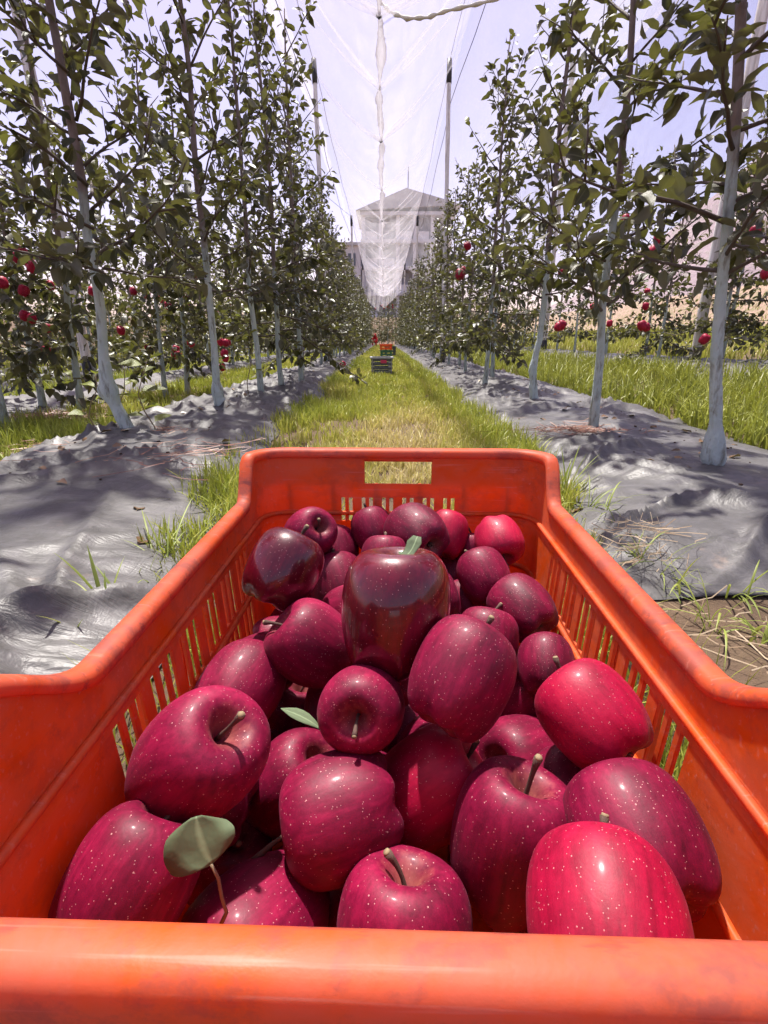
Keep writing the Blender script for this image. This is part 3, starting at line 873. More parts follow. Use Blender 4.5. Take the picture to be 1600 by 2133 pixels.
for xr, y0, nm in ((-3.6, 2.9, 'third'), (-4.85, 3.6, 'fourth'), (-6.2, 5.0, 'fifth')):
    y = y0
    while y < 30:
        row3.append(row_tree(xr + random.uniform(-0.1, 0.1), y, 'apple tree in the %s row on the left, seen between nearer trunks' % nm, G2, far=True))
        y += random.uniform(1.0, 1.3)
G4 = 'apple trees in the second row on the right'
row_r = []
for (px, py, lab) in ((1482, 790, 'apple tree with pale thin trunk in the second right row, beside the nearest right trunk'), (1368, 773, 'apple tree with upright pale trunk in the second right row, left of a red fruit')):
    d = 3.25 / ((px - 800) / FPX); p = at_depth(px, py, d)
    row_r.append(row_tree(p.x, p.y, lab, G4, z=p.z))
y = 4.3
while y < 33:
    row_r.append(row_tree(3.25 + random.uniform(-0.1, 0.1) + 0.15 * (y < 7), y, 'apple tree farther along the second row on the right, one of many alike', G4, far=True))
    y += random.uniform(1.0, 1.3)
for x, y in ((-1.6, 37), (-0.9, 36.2), (-0.35, 37.3), (0.25, 36.4), (0.8, 37.2), (1.5, 36.6), (0.0, 38.5), (0.6, 38.8), (-0.7, 39), (-1.3, 38.6), (1.2, 38.4), (0.3, 39.6), (-0.2, 39.8)):
    row_tree(x, y, 'apple tree closing off the far end of the grass path', 'apple trees across the end of the path', far=True, sc=random.uniform(1.1, 1.45))

# fallen leaves and crumbs of soil lying on the two nearest films
from mathutils.bvhtree import BVHTree
M['leaf_fallen'] = m_leaf('fallen_leaf', (0.20, 0.115, 0.055), (0.26, 0.17, 0.09), (0.30, 0.22, 0.07), 0.1)
M['crumb'] = simple('soil_crumb', (0.085, 0.05, 0.035), 0.95, 0.4, 80)
films = [o for o in col.objects if o.name.startswith('mulch_film')][:2]
for fi, (o, x0, x1, y0_, side) in enumerate(((films[0], -1.40, -0.35, 0.55, 'left'), (films[1], 0.45, 1.60, 1.0, 'right'))):
    bv_ = BVHTree.FromPolygons([v.co for v in o.data.vertices], [p.vertices for p in o.data.polygons])
    g = random.Random(50 + fi); Ls = []; mbc = MB()
    for k in range(260):
        y = math.exp(g.uniform(math.log(y0_), math.log(9))); x = g.uniform(x0, x1)
        if g.random() < 0.5: x = (-1.06 if fi == 0 else 1.1) + g.gauss(0, 0.13)
        hit = bv_.ray_cast(Vector((x, y, 1.0)), Vector((0, 0, -1)))
        if hit[0] is None: continue
        p, nrm = hit[0], hit[1]
        if k % 3 == 0:
            a = g.uniform(0, 6.28); d = Vector((math.cos(a), math.sin(a), 0)); d = (d - nrm * d.dot(nrm)).normalized()
            Ls.append((tuple(p + nrm * 0.004), tuple(d), tuple(nrm + Vector((g.gauss(0, .25), g.gauss(0, .25), 0))), g.uniform(0.025, 0.055), g.random()))
        else:
            if y < 1.3: continue
            r = g.uniform(0.0015, 0.005)
            mbc.box(p + nrm * r * 0.4, (r * g.uniform(1, 2.4), r * g.uniform(1, 2), r), Matrix.Rotation(g.uniform(0, 3), 3, 'Z'))
    me = crown_mesh('fallen_leaves', Ls); me.materials.clear(); me.materials.append(M['leaf_fallen'])
    tag(link('fallen_leaves', me), 'small dry brown leaves scattered on the %s mulch film' % side, 'leaf litter', kind='stuff')
    tag(mbc.build('soil_crumbs', M['crumb'], None, smooth=False), 'dark crumbs of soil scattered on the %s mulch film' % side, 'soil', kind='stuff')

# suckers growing from the foot of the left trees
def sucker(root, base, h, n, seed, sz=0.05):
    g = random.Random(seed); mb = MB()
    pts = [Vector(base) + Vector((0.03 * math.sin(i * 1.3 + seed), 0.02 * i / 5, h * i / 5)) for i in range(6)]
    mb.tube(pts, [0.0035 * (1 - 0.12 * i) for i in range(6)], 6)
    s = mb.build('sucker', M['twig_green'], root)
    for i in range(n):
        f = 0.25 + 0.75 * i / max(1, n - 1); q = f * 5; j = min(int(q), 4)
        p = pts[j].lerp(pts[j + 1], q - j); a = i * 2.4 + seed
        d = Vector((math.cos(a), math.sin(a), 0.35)).normalized()
        P, Rm, S, C = leaf_frames([(tuple(p + d * 0.014), tuple(d), (g.gauss(0, 0.3), g.gauss(0, 0.3) - 0.3, 1), sz * g.uniform(0.8, 1.3), 0)])
        tv, tf = TEMPL[i % 4]
        me = mesh_np('leaf', tv, tf, True, {'rnd': [g.random()] * len(tv)})
        o = link('leaf', me, M['leaf_young'], s)
        o.matrix_local = Matrix.Translation(P[0]) @ Matrix(Rm[0].tolist()).to_4x4() @ Matrix.Diagonal((*([S[0]] * 3), 1))
sucker(trees[0], (0.06, 0.02, -0.02), 0.34, 11, 1, 0.075)
sucker(trees[0], (-0.16, 0.02, -0.02), 0.28, 5, 2, 0.065)
sucker(trees[0], (-0.08, 0.10, -0.02), 0.36, 5, 3, 0.05)
sucker(trees[2], (-0.07, -0.04, -0.02), 0.60, 10, 4, 0.07)

# fruit on the trees
def fruit(root, wp, r):
    mw = Matrix.Translation(root.location) @ root.rotation_euler.to_matrix().to_4x4() @ Matrix.Diagonal((*root.scale, 1))
    o = link('fruit', FRUIT_ME, None, root)
    o.location = mw.inverted() @ Vector(wp)
    s = r / root.scale[0]
    o.scale = (s, s, s); o.rotation_euler = (random.uniform(-0.5, 0.5), random.uniform(-0.5, 0.5), random.uniform(0, 6))
def nearest(lst, p):
    return min(lst, key=lambda t: (t.location.x - p.x) ** 2 + (t.location.y - p.y) ** 2)
lefts = row2
for (px, py, d, r) in ((45, 524, 2.9, .036), (66, 553, 2.9, .036), (38, 535, 2.95, .036), (68, 557, 2.85, .034), (50, 605, 2.9, .034), (104, 594, 3.2, .03), (52, 657, 3.0, .033), (67, 663, 3.0, .03), (5, 588, 2.8, .033), (98, 683, 3.3, .03),
                       (96, 729, 3.4, .032), (203, 602, 4, .038), (192, 606, 4, .036), (278, 606, 4.4, .036), (350, 636, 4.6, .038), (288, 726, 4.6, .034), (308, 722, 4.6, .036), (252, 688, 4.0, .036), (212, 668, 4, .034),
                       (366, 727, 5, .04), (371, 738, 5, .04), (364, 740, 5, .036), (398, 715, 5.4, .042), (394, 712, 5.4, .04), (460, 712, 6, .048), (470, 714, 6, .045), (467, 735, 6, .05), (470, 746, 6, .045), (463, 765, 6, .045), (474, 712, 6.1, .045), (409, 574, 5, .04), (447, 740, 6, .04)):
    p = at_depth(px, py, d * 0.87); fruit(nearest(lefts, p), p, r * 0.78)
for (px, py, d, r) in ((1370, 497, 4.3, .037), (1360, 522, 4.3, .04), (1359, 538, 4.3, .036), (1303, 455, 4.2, .032), (1468, 706, 4.6, .043), (1595, 570, 4.0, .038), (1338, 678, 4.6, .042), (1346, 681, 4.6, .036), (1345, 637, 4.5, .03), (1170, 677, 5, .045), (1163, 680, 5, .04), (1270, 673, 5, .03)):
    p = at_depth(px, py, d); fruit(nearest(row_r + trees[4:6], p), p, r)
for (px, py, d, r) in ((958, 571, 4.7, .045), (964, 565, 4.8, .04), (974, 512, 4.7, .034), (1170, 566, 3.9, .028)):
    p = at_depth(px, py, d); fruit(trees[5], p, r)
for t in row2[5:] + row3[:26] + row_r[2:12]:
    if random.random() < 0.75:
        for k in range(random.randint(1, 4)):
            a = random.uniform(0, 6.28); rr = random.uniform(0.35, 0.55)
            fruit(t, t.location + Vector((math.cos(a) * rr, math.sin(a) * rr, random.uniform(0.5, 1.45))), random.uniform(0.036, 0.045))
far_end = [t for t in trees if t.location.y > 36]
for k in range(10):
    p = at_depth(random.gauss(806, 9), random.gauss(637, 5), 34.5); fruit(nearest(far_end, p), p, 0.12 if k < 0 else 0.06)

# ------------------------------------------------------------------ trellis posts and wires
POSTS = []
def post(base, top, r, label, cap=0.30, wrap=0.28):
    root = empty('trellis_post', base)
    b0, t0 = Vector((0, 0, -0.1)), Vector(top) - Vector(base)
    mb = MB(); n = 14
    pts = [b0.lerp(t0, i / n) + Vector((random.uniform(-1, 1), random.uniform(-1, 1), 0)) * r * 0.10 for i in range(n + 1)]
    mb.tube(pts, [r * random.uniform(0.93, 1.05) for _ in pts], 10)
    mb.build('pole', M['post'], root)
    ax = (t0 - b0).normalized(); L_ = (t0 - b0).length
    mb = MB(); mb.tube([t0 - ax * cap, t0 - ax * cap * 0.5, t0 + ax * 0.02], [r * 1.16, r * 1.18, r * 1.14], 12); mb.build('cap', M['black'], root)
    mb = MB(); mb.tube([b0 + ax * 0.06, b0 + ax * 0.2, b0 + ax * (0.1 + wrap)], [r * 1.25, r * 1.2, r * 1.17], 12); mb.build('base_wrap', M['black'], root)
    tag(root, label, 'post', 'trellis posts'); POSTS.append(root)
PL = [((-0.94, 8.8, 0), (-1.06, 9.3, 4.42)), ((-1.06, 19.0, 0), (-1.10, 19.0, 4.35)), ((-1.12, 29.0, 0), (-1.12, 29.0, 4.2))]
PR = [((1.00, 8.8, 0), (0.99, 9.3, 4.42)), ((1.12, 19.0, 0), (1.13, 19.0, 4.35)), ((1.10, 29.0, 0), (1.1, 29.0, 4.2))]
nm = ['nearest', 'second', 'third']
for i in range(3):
    post(*PL[i], 0.034, '%s tall weathered trellis post with black cap on the left side of the path' % nm[i])
    post(*PR[i], 0.034, '%s tall weathered trellis post with black cap on the right side of the path' % nm[i])
pt = at_depth(1195, 122, 8.55)
post((3.35, 10.9, 0.15), pt, 0.045, 'pale trellis post with dark cap standing above the second right row')
post((3.30, 5.5, 0.17), (3.35, 5.6, 4.6), 0.050, 'white trellis post with dark foot behind the nearest right trunk', wrap=0.2)
post(on_plane(194, 818, 0.02), on_plane(194, 818, 0.02) + Vector((-0.03, 0, 4.2)), 0.038, 'weathered trellis post with dark foot left of the knobbly trunk')

def wire(pts, r, label, sag=0.0):
    out_ = []
    for a, c in zip(pts[:-1], pts[1:]):
        a, c = Vector(a), Vector(c)
        for i in range(10):
            t = i / 10; out_.append(a.lerp(c, t) + Vector((0.01 * math.sin(t * 19), 0, -sag * 4 * t * (1 - t))))
    out_.append(Vector(pts[-1]))
    mb = MB(); mb.tube(out_, r, 5)
    return tag(mb.build('wire', M['wire'], None), label, 'wire', 'trellis wires')
def top(pp): return Vector(pp[1])
for P_, sx, nmz in ((PL, -1, 'left'), (PR, 1, 'right')):
    a = [Vector((P_[0][1][0] + 0.0, -0.6, 4.45))] + [top(p) + Vector((0, 0, -0.02)) for p in P_]
    wire(a, 0.0045, 'thin dark wire running over the tops of the %s posts' % nmz, 0.10)
    a = [Vector((P_[0][1][0] + sx * 0.22, -0.6, 4.25))] + [top(p) + Vector((sx * 0.03, 0, -0.55)) for p in P_]
    wire(a, 0.0045, 'lower thin dark wire along the %s posts' % nmz, 0.22)
wire([(-1.75, -0.5, 4.6), (-1.10, 9.28, 3.0)], 0.0045, 'slack guy wire slanting down to the nearest left post', 0.25)
wire([(-2.3, 12.0, 4.3), top(PL[1])], 0.006, 'cross wire reaching the second left post from the neighbouring row', 0.1)
wire([(2.6, -0.5, 4.4), (1.04, 9.28, 2.4)], 0.0045, 'slack guy wire slanting down to the nearest right post', 0.15)
wire([(3.35, 0.0, 4.6), pt, (3.3, 24, 4.3)], 0.0045, 'wire along the second right row of posts', 0.2)

# ------------------------------------------------------------------ hail net
KNOTS = [0.4, 2.4, 4.3, 6.2, 7.7, 9.4, 12.1, 14.8, 16.8, 18.8, 21.0, 23.0, 25.0, 27.2, 29.2, 31.5, 34.0]
def seam_z(y):
    base = np.interp(y, [0, 10, 20, 34], [3.62, 3.55, 3.45, 3.05])
    k = np.array(KNOTS); d = np.min(np.abs(np.asarray(y)[..., None] - k), -1)
    return base - 0.10 + 0.10 * np.minimum(d / 0.9, 1.0) ** 0.7
def wire_z(y):
    return np.interp(y, [-1, 9.3, 19, 29, 34.5], [4.42, 4.42, 4.35, 4.2, 4.05]) - 0.08 * np.abs(np.sin(np.asarray(y) * math.pi / 9.8))
def net_panel(name, xe, xs, parent, mat, y0=-0.5, y1=34, nx=40, ny=420, bow=0.18, zoff=0.0, seed=0):
    u = np.linspace(0, 1, nx); yy = np.linspace(y0, y1, ny)
    U, Y = np.meshgrid(u, yy)
    X = xe + (xs - xe) * U
    zs = seam_z(Y); zw = wire_z(Y)
    prof = U ** 0.85
    Z = zw + (zs - zw) * prof - bow * 4 * U * (1 - U) * 0.5
    k = np.array(KNOTS); d = np.min(np.abs(Y[..., None] - k), -1)
    amp = 0.02 + 0.035 * U
    Z += amp * (fbm(Y * 3.1 + seed, U * 3 + 2, 3) - 0.5) * 2
    Z += 0.05 * U * (1 - U) * 4 * np.cos(np.minimum(d, 1.0) * math.pi)            # creases gathered at the ties
    Z += 0.02 * np.sin(Y * 9 + 5 * fbm(U * 4, Y * 0.5)) * U ** 2
    Z += zoff
    idx = np.arange(X.size).reshape(X.shape)
    qf = np.stack([idx[:-1, :-1], idx[:-1, 1:], idx[1:, 1:], idx[1:, :-1]], -1).reshape(-1, 4)
    return link(name, mesh_np(name, np.stack([X, Y, Z], -1).reshape(-1, 3), qf), mat, parent)
net = empty('hail_net', (0, 0, 0))
tag(net, 'translucent white hail net sagging to a tied seam above the grass path', 'hail net', 'hail nets')
net_panel('left_panel', -1.12, -0.055, net, M['net'], seed=1)
net_panel('right_panel', 1.10, -0.045, net, M['net'], seed=9)
net_panel('added_haze_panel', -1.12, -0.055, net, M['net'], y0=15.5, seed=21, bow=0.40, ny=220)  # added net layers that whiten the far stretch like haze
net_panel('added_haze_panel', 1.10, -0.045, net, M['net'], y0=15.5, seed=33, bow=0.40, ny=220)
net_panel('added_haze_panel', -1.12, -0.055, net, M['net'], y0=23, seed=41, bow=0.62, ny=140)  # further added layers, thickening the haze towards the far end
net_panel('added_haze_panel', 1.10, -0.045, net, M['net'], y0=23, seed=53, bow=0.62, ny=140)
# doubled edge strip along the left wire
ny = 200; u = np.linspace(0, 1, 9); yy = np.linspace(-0.5, 20, ny); U, Y = np.meshgrid(u, yy)
wdt = np.interp(Y, [0, 5, 10, 16, 20], [0.34, 0.30, 0.16, 0.07, 0.03])
X = -1.18 - wdt * (1 - U) + 0.03 * np.sin(Y * 1.3); Z = wire_z(Y) - 0.08 - 0.10 * (1 - U) + 0.03 * np.sin(U * 14 + Y * 2)
idx = np.arange(X.size).reshape(X.shape)
qf = np.stack([idx[:-1, :-1], idx[:-1, 1:], idx[1:, 1:], idx[1:, :-1]], -1).reshape(-1, 4)
link('doubled_edge', mesh_np('doubled_edge', np.stack([X, Y, Z], -1).reshape(-1, 3), qf), M['net_dense'], net)
# bunched seam with ties
yy = np.arange(-0.5, 34, 0.07)
sz = seam_z(yy); k = np.array(KNOTS)
d = np.min(np.abs(yy[:, None] - k), 1)
mb = MB()
mb.tube([Vector((-0.05 + 0.015 * math.sin(y * 2.1), y, z - 0.01)) for y, z in zip(yy, sz)], [0.010 + 0.050 * min(1, dd / 0.5) * (0.55 + 0.45 * math.sin(y * 3.3) ** 2) * (1 if y < 16 else 0.55) for y, dd in zip(yy, d)], 7, lump=0.25)
mb.build('seam', M['net_seam'], net)
for kk in KNOTS[3:9:2]:
    mb = MB(); z = float(seam_z(np.array([kk]))[0]); mb.tube([(-0.075, kk, z - 0.02), (-0.05, kk, z - 0.045), (-0.02, kk + 0.02, z - 0.02)], [0.008, 0.011, 0.006], 6); mb.build('tie', M['black'], net)
# gathered folds running from the wires to the seam
for i, kk in enumerate(KNOTS[1:] + KNOTS[1:]):
    for sx in (-1, 1):
        y0_ = kk + random.uniform(-1.3, 0.5)
        mb = MB(); pts = []
        for t in np.linspace(0, 1, 14):
            y = y0_ + (kk - y0_) * t; zz = float(wire_z(y)) + (float(seam_z(np.array([y]))[0]) - float(wire_z(y))) * t ** 0.85 - 0.20 * 4 * t * (1 - t) * 0.55
            pts.append(Vector(((sx * 1.11) * (1 - t) - 0.05 * t, y, zz - 0.012)))
        mb.tube(pts, [(0.006 + 0.020 * t ** 1.5) * (1.3 if kk < 12 else 0.8) for t in np.linspace(0, 1, 14)], 6, lump=0.2)
        mb.build('fold', M['net'], net)
# rolled rope edge at the top of the frame, right of the seam
mb = MB()
rp = [at_depth(px_, py_, d_) for px_, py_, d_ in ((786, -4, 5.10), (812, 24, 5.05), (848, 38, 5.0), (890, 36, 5.0), (930, 22, 5.0), (990, 9, 5.0), (1045, -6, 5.0), (1110, -34, 5.0))]
pts = []
for i in range(len(rp) - 1):
    for t in range(6): pts.append(rp[i].lerp(rp[i + 1], t / 6))
mb.tube(pts, [0.022 * (0.8 + 0.3 * math.sin(i * 1.7)) for i in range(len(pts))], 8, lump=0.12); mb.build('rolled_edge', M['net_rope'], net)
# end curtain hanging down
u = np.linspace(-1.12, 1.1, 46); v = np.linspace(0, 1, 14); U, V_ = np.meshgrid(u, v)
zt_ = 4.05 - (4.05 - 3.0) * (1 - np.abs(U) / 1.12) ** 0.9
Z = zt_ - V_ * (1.2 - 0.5 * (U > -0.3)); Y = 34 + 0.10 * np.sin(U * 22 + V_ * 2) + 0.3 * V_
idx = np.arange(U.size).reshape(U.shape)
qf = np.stack([idx[:-1, :-1], idx[:-1, 1:], idx[1:, 1:], idx[1:, :-1]], -1).reshape(-1, 4)
link('end_curtain', mesh_np('end_curtain', np.stack([U, Y, Z], -1).reshape(-1, 3), qf), M['net_dense'], net)

net2 = empty('hail_net', (0, 0, 0))
tag(net2, 'translucent hail net over the right-hand rows, hanging behind the leaves', 'hail net', 'hail nets')
u = np.linspace(0, 1, 40); yy = np.linspace(0.5, 30, 200); U, Y = np.meshgrid(u, yy)
X = 1.14 + 2.3 * U; Z = 4.4 - 0.9 * np.sin(U * math.pi) ** 0.8 + 0.06 * (fbm(U * 6, Y * 1.2) - 0.5) * 2 + 0.05 * np.sin(Y * 2.3) * U
idx = np.arange(X.size).reshape(X.shape)
qf = np.stack([idx[:-1, :-1], idx[:-1, 1:], idx[1:, 1:], idx[1:, :-1]], -1).reshape(-1, 4)
link('panel', mesh_np('panel', np.stack([X, Y, Z], -1).reshape(-1, 3), qf), M['net'], net2)
X = 3.42 + 0.25 * U; Z = 4.35 - 2.6 * U + 0.0 * Y; X = X + 0.12 * np.sin(Y * 3 + U * 2)
link('side_curtain', mesh_np('side_curtain', np.stack([X, Y, Z], -1).reshape(-1, 3), qf), M['net'], net2)

# ------------------------------------------------------------------ buildings
M['concrete'] = simple('hazed_concrete', (0.70, 0.69, 0.70), 0.9, 0.1, 0.6)  # concrete colour lightened to carry the haze of the net
M['wall_white'] = simple('hazed_white_render', (0.78, 0.77, 0.77), 0.9, 0.12, 0.7)  # white wall colour, raised for the same net haze
M['void'] = simple('hazed_unlit_room', (0.45, 0.45, 0.48), 0.9, 0.2, 0.5)  # colour stands for shade inside open rooms, paled for haze
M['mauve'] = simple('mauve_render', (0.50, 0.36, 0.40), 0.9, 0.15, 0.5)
M['greygreen'] = simple('hazed_grey_roof', (0.58, 0.58, 0.57), 0.8, 0.15, 0.8)  # roof grey with the net's haze put into the colour
M['green_tarp'] = simple('green_tarp', (0.10, 0.40, 0.28), 0.6, 0.2, 2)
b = N('hill_soil'); v = b.coord()
f = b.noise(v, 0.12, 8, 0.65); f2 = b.noise(v, 0.9, 6, 0.7)
c = b.mix(f, (0.22, 0.165, 0.185), (0.32, 0.25, 0.27)); c = b.mix(b.ramp(f2, [(0.52, 0.0), (0.62, 0.6)]), c, (0.16, 0.17, 0.12))
M['hill'] = b.done(b.pbsdf(Base_Color=c, Roughness=0.95, Normal=b.bump(f2, 0.6, 0.8)))
M['glass'] = simple('window_glass', (0.12, 0.14, 0.17), 0.15, 0.2, 0.5)

def bbox_part(name, mat, parent, c, s):
    mb = MB(); mb.box(c, s); return mb.build(name, mat, parent, smooth=False)
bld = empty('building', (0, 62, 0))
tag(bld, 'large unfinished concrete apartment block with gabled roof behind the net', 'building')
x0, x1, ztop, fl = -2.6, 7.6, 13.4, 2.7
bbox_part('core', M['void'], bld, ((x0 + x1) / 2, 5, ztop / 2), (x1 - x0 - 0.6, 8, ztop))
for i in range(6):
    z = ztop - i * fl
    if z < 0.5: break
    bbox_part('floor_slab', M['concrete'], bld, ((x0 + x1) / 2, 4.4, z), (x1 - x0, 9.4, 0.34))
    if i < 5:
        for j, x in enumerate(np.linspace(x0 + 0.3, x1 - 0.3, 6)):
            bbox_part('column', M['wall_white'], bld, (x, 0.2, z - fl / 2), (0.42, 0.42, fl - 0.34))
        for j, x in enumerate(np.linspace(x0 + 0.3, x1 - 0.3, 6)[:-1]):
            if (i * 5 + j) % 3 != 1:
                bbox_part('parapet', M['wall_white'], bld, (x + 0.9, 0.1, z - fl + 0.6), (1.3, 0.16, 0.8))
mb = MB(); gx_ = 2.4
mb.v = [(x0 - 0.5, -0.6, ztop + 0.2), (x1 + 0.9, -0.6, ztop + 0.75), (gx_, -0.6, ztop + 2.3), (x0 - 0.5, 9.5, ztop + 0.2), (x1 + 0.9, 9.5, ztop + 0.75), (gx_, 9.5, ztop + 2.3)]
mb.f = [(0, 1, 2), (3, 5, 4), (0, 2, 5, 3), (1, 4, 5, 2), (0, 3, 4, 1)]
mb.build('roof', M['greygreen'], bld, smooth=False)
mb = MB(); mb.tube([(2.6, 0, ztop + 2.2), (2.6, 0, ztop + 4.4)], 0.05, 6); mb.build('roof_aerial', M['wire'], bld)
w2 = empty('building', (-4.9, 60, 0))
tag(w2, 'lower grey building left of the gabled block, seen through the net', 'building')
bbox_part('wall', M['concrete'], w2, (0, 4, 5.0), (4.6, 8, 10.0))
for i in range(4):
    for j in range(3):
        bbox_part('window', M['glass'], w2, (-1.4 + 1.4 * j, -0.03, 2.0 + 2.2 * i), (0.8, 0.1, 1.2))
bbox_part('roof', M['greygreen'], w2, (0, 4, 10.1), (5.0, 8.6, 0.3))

# steep mauve hillside beyond the right-hand rows
ha = np.radians(np.linspace(14, 75, 60)); hr = np.linspace(0, 1, 22)
HA, HR = np.meshgrid(ha, hr)
crest = np.interp(np.degrees(HA), [14, 20, 26, 32, 38, 48, 75], [1.5, 5.0, 11.0, 16.5, 25, 32, 36]) + 2.2 * (fbm(HA * 14, HA * 0 + 3, 4) - 0.5)
DD = 48 + 34 * HR
HZ = 1.5 + crest * np.minimum(HR * 1.25, 1) ** 0.9 + 2.4 * (fbm(HA * 20, HR * 6, 4) - 0.5) * HR
idx = np.arange(HA.size).reshape(HA.shape)
qf = np.stack([idx[:-1, :-1], idx[:-1, 1:], idx[1:, 1:], idx[1:, :-1]], -1).reshape(-1, 4)
tag(link('hill', mesh_np('hill', np.stack([np.sin(HA) * DD, np.cos(HA) * DD, HZ], -1).reshape(-1, 3), qf), M['hill']), kind='structure')
shed = empty('shed', (9.6, 9.6, 1.75), R(-25))
tag(shed, 'low pale shed with a green tarpaulin on the bank at the right edge', 'shed')
bbox_part('wall', M['wall_white'], shed, (0, 1, 0.55), (3.0, 2, 1.1))
mb = MB(); mb.box((0, 0.9, 1.25), (3.4, 2.6, 0.06), Matrix.Rotation(R(12), 3, 'X')); mb.build('roof', M['greygreen'], shed, smooth=False)
mb = MB(); mb.box((0.5, -0.08, 0.45), (1.5, 0.04, 0.7)); mb.build('tarpaulin', M['green_tarp'], shed, smooth=False)

# ------------------------------------------------------------------ far crates, fruit on the film, person
def slat_crate(p, w, d, h, mat, mat2, label, rz=0.0, n=4, logo=None):
    root = empty('fruit_crate', p, rz)
    for sx in (-1, 1):
        for sy in (-1, 1):
            mb = MB(); mb.box((sx * (w / 2 - 0.015), sy * (d / 2 - 0.015), h / 2), (0.03, 0.03, h)); mb.build('corner_post', mat2, root, smooth=False)
    sh = h / n * 0.55
    for i in range(n):
        z = h * (i + 0.55) / n
        for sy in (-1, 1):
            mb = MB(); mb.box((0, sy * (d / 2 + 0.002), z), (w - 0.02, 0.012, sh)); mb.build('slat', mat, root, smooth=False)
        for sx in (-1, 1):
            mb = MB(); mb.box((sx * (w / 2 + 0.002), 0, z), (0.012, d - 0.02, sh)); mb.build('slat', mat, root, smooth=False)
    mb = MB(); mb.box((0, 0, 0.02), (w - 0.035, d - 0.035, 0.012)); mb.build('floor_panel', mat, root, smooth=False)
    mb = MB()
    for sy in (-1, 1): mb.box((0, sy * (d / 2 + 0.004), h + 0.003), (w + 0.05, 0.028, 0.018))
    for sx in (-1, 1): mb.box((sx * (w / 2 + 0.008), 0, h + 0.0035), (0.028, d - 0.022, 0.018))
    mb.build('rim', mat2, root, smooth=False)
    if logo:
        mb = MB(); mb.box((0.02, -d / 2 - 0.012, h * 0.80), (w * 0.30, 0.008, h * 0.20)); mb.build('label_plate', logo, root, smooth=False)
    return tag(root, label, 'crate', 'crates along the grass path')
M['crate_grey'] = simple('dark_grey_plastic', (0.075, 0.085, 0.095), 0.5, 0.25, 30)
M['crate_pale'] = simple('pale_grey_plastic', (0.34, 0.35, 0.36), 0.5, 0.2, 30)
M['crate_green'] = simple('green_plastic', (0.05, 0.20, 0.12), 0.5, 0.25, 30)
M['pink'] = simple('pink_print', (0.62, 0.04, 0.13), 0.5, 0.15, 30)
M['crate_orange'] = simple('far_orange_plastic', (0.85, 0.13, 0.02), 0.5, 0.15, 30)
pc = on_plane(795, 781, 0.0)
slat_crate((pc.x, pc.y, 0.02), 0.255, 0.34, 0.20, M['crate_grey'], M['crate_pale'], 'dark grey slatted crate with pink label standing on the path', R(2), 4, M['pink'])
slat_crate((0.055, 12.2, 0.02), 0.25, 0.34, 0.17, M['crate_green'], M['crate_green'], 'green slatted crate on the path behind the dark grey crate', R(-3), 3)
slat_crate((0.045, 12.2, 0.205), 0.26, 0.34, 0.12, M['crate_orange'], M['crate_orange'], 'small orange crate stacked on the green crate down the path', R(3), 2)
slat_crate((0.16, 13.6, 0.02), 0.25, 0.34, 0.24, M['crate_grey'], M['crate_grey'], 'blackish crate half hidden behind the orange and green crates', R(5), 3)
fa = on_plane(714, 764, 0.06)
fo = link('fallen_apple', apple_mesh('fallen_apple', 77, 16, 16), M['apple_bright']); fo.location = fa + Vector((0, 0, 0.04)); fo.scale = (0.045,) * 3; fo.rotation_euler = (1.2, 0.3, 0.4)
tag(fo, 'red apple lying on the left mulch film far down the row', 'apple')

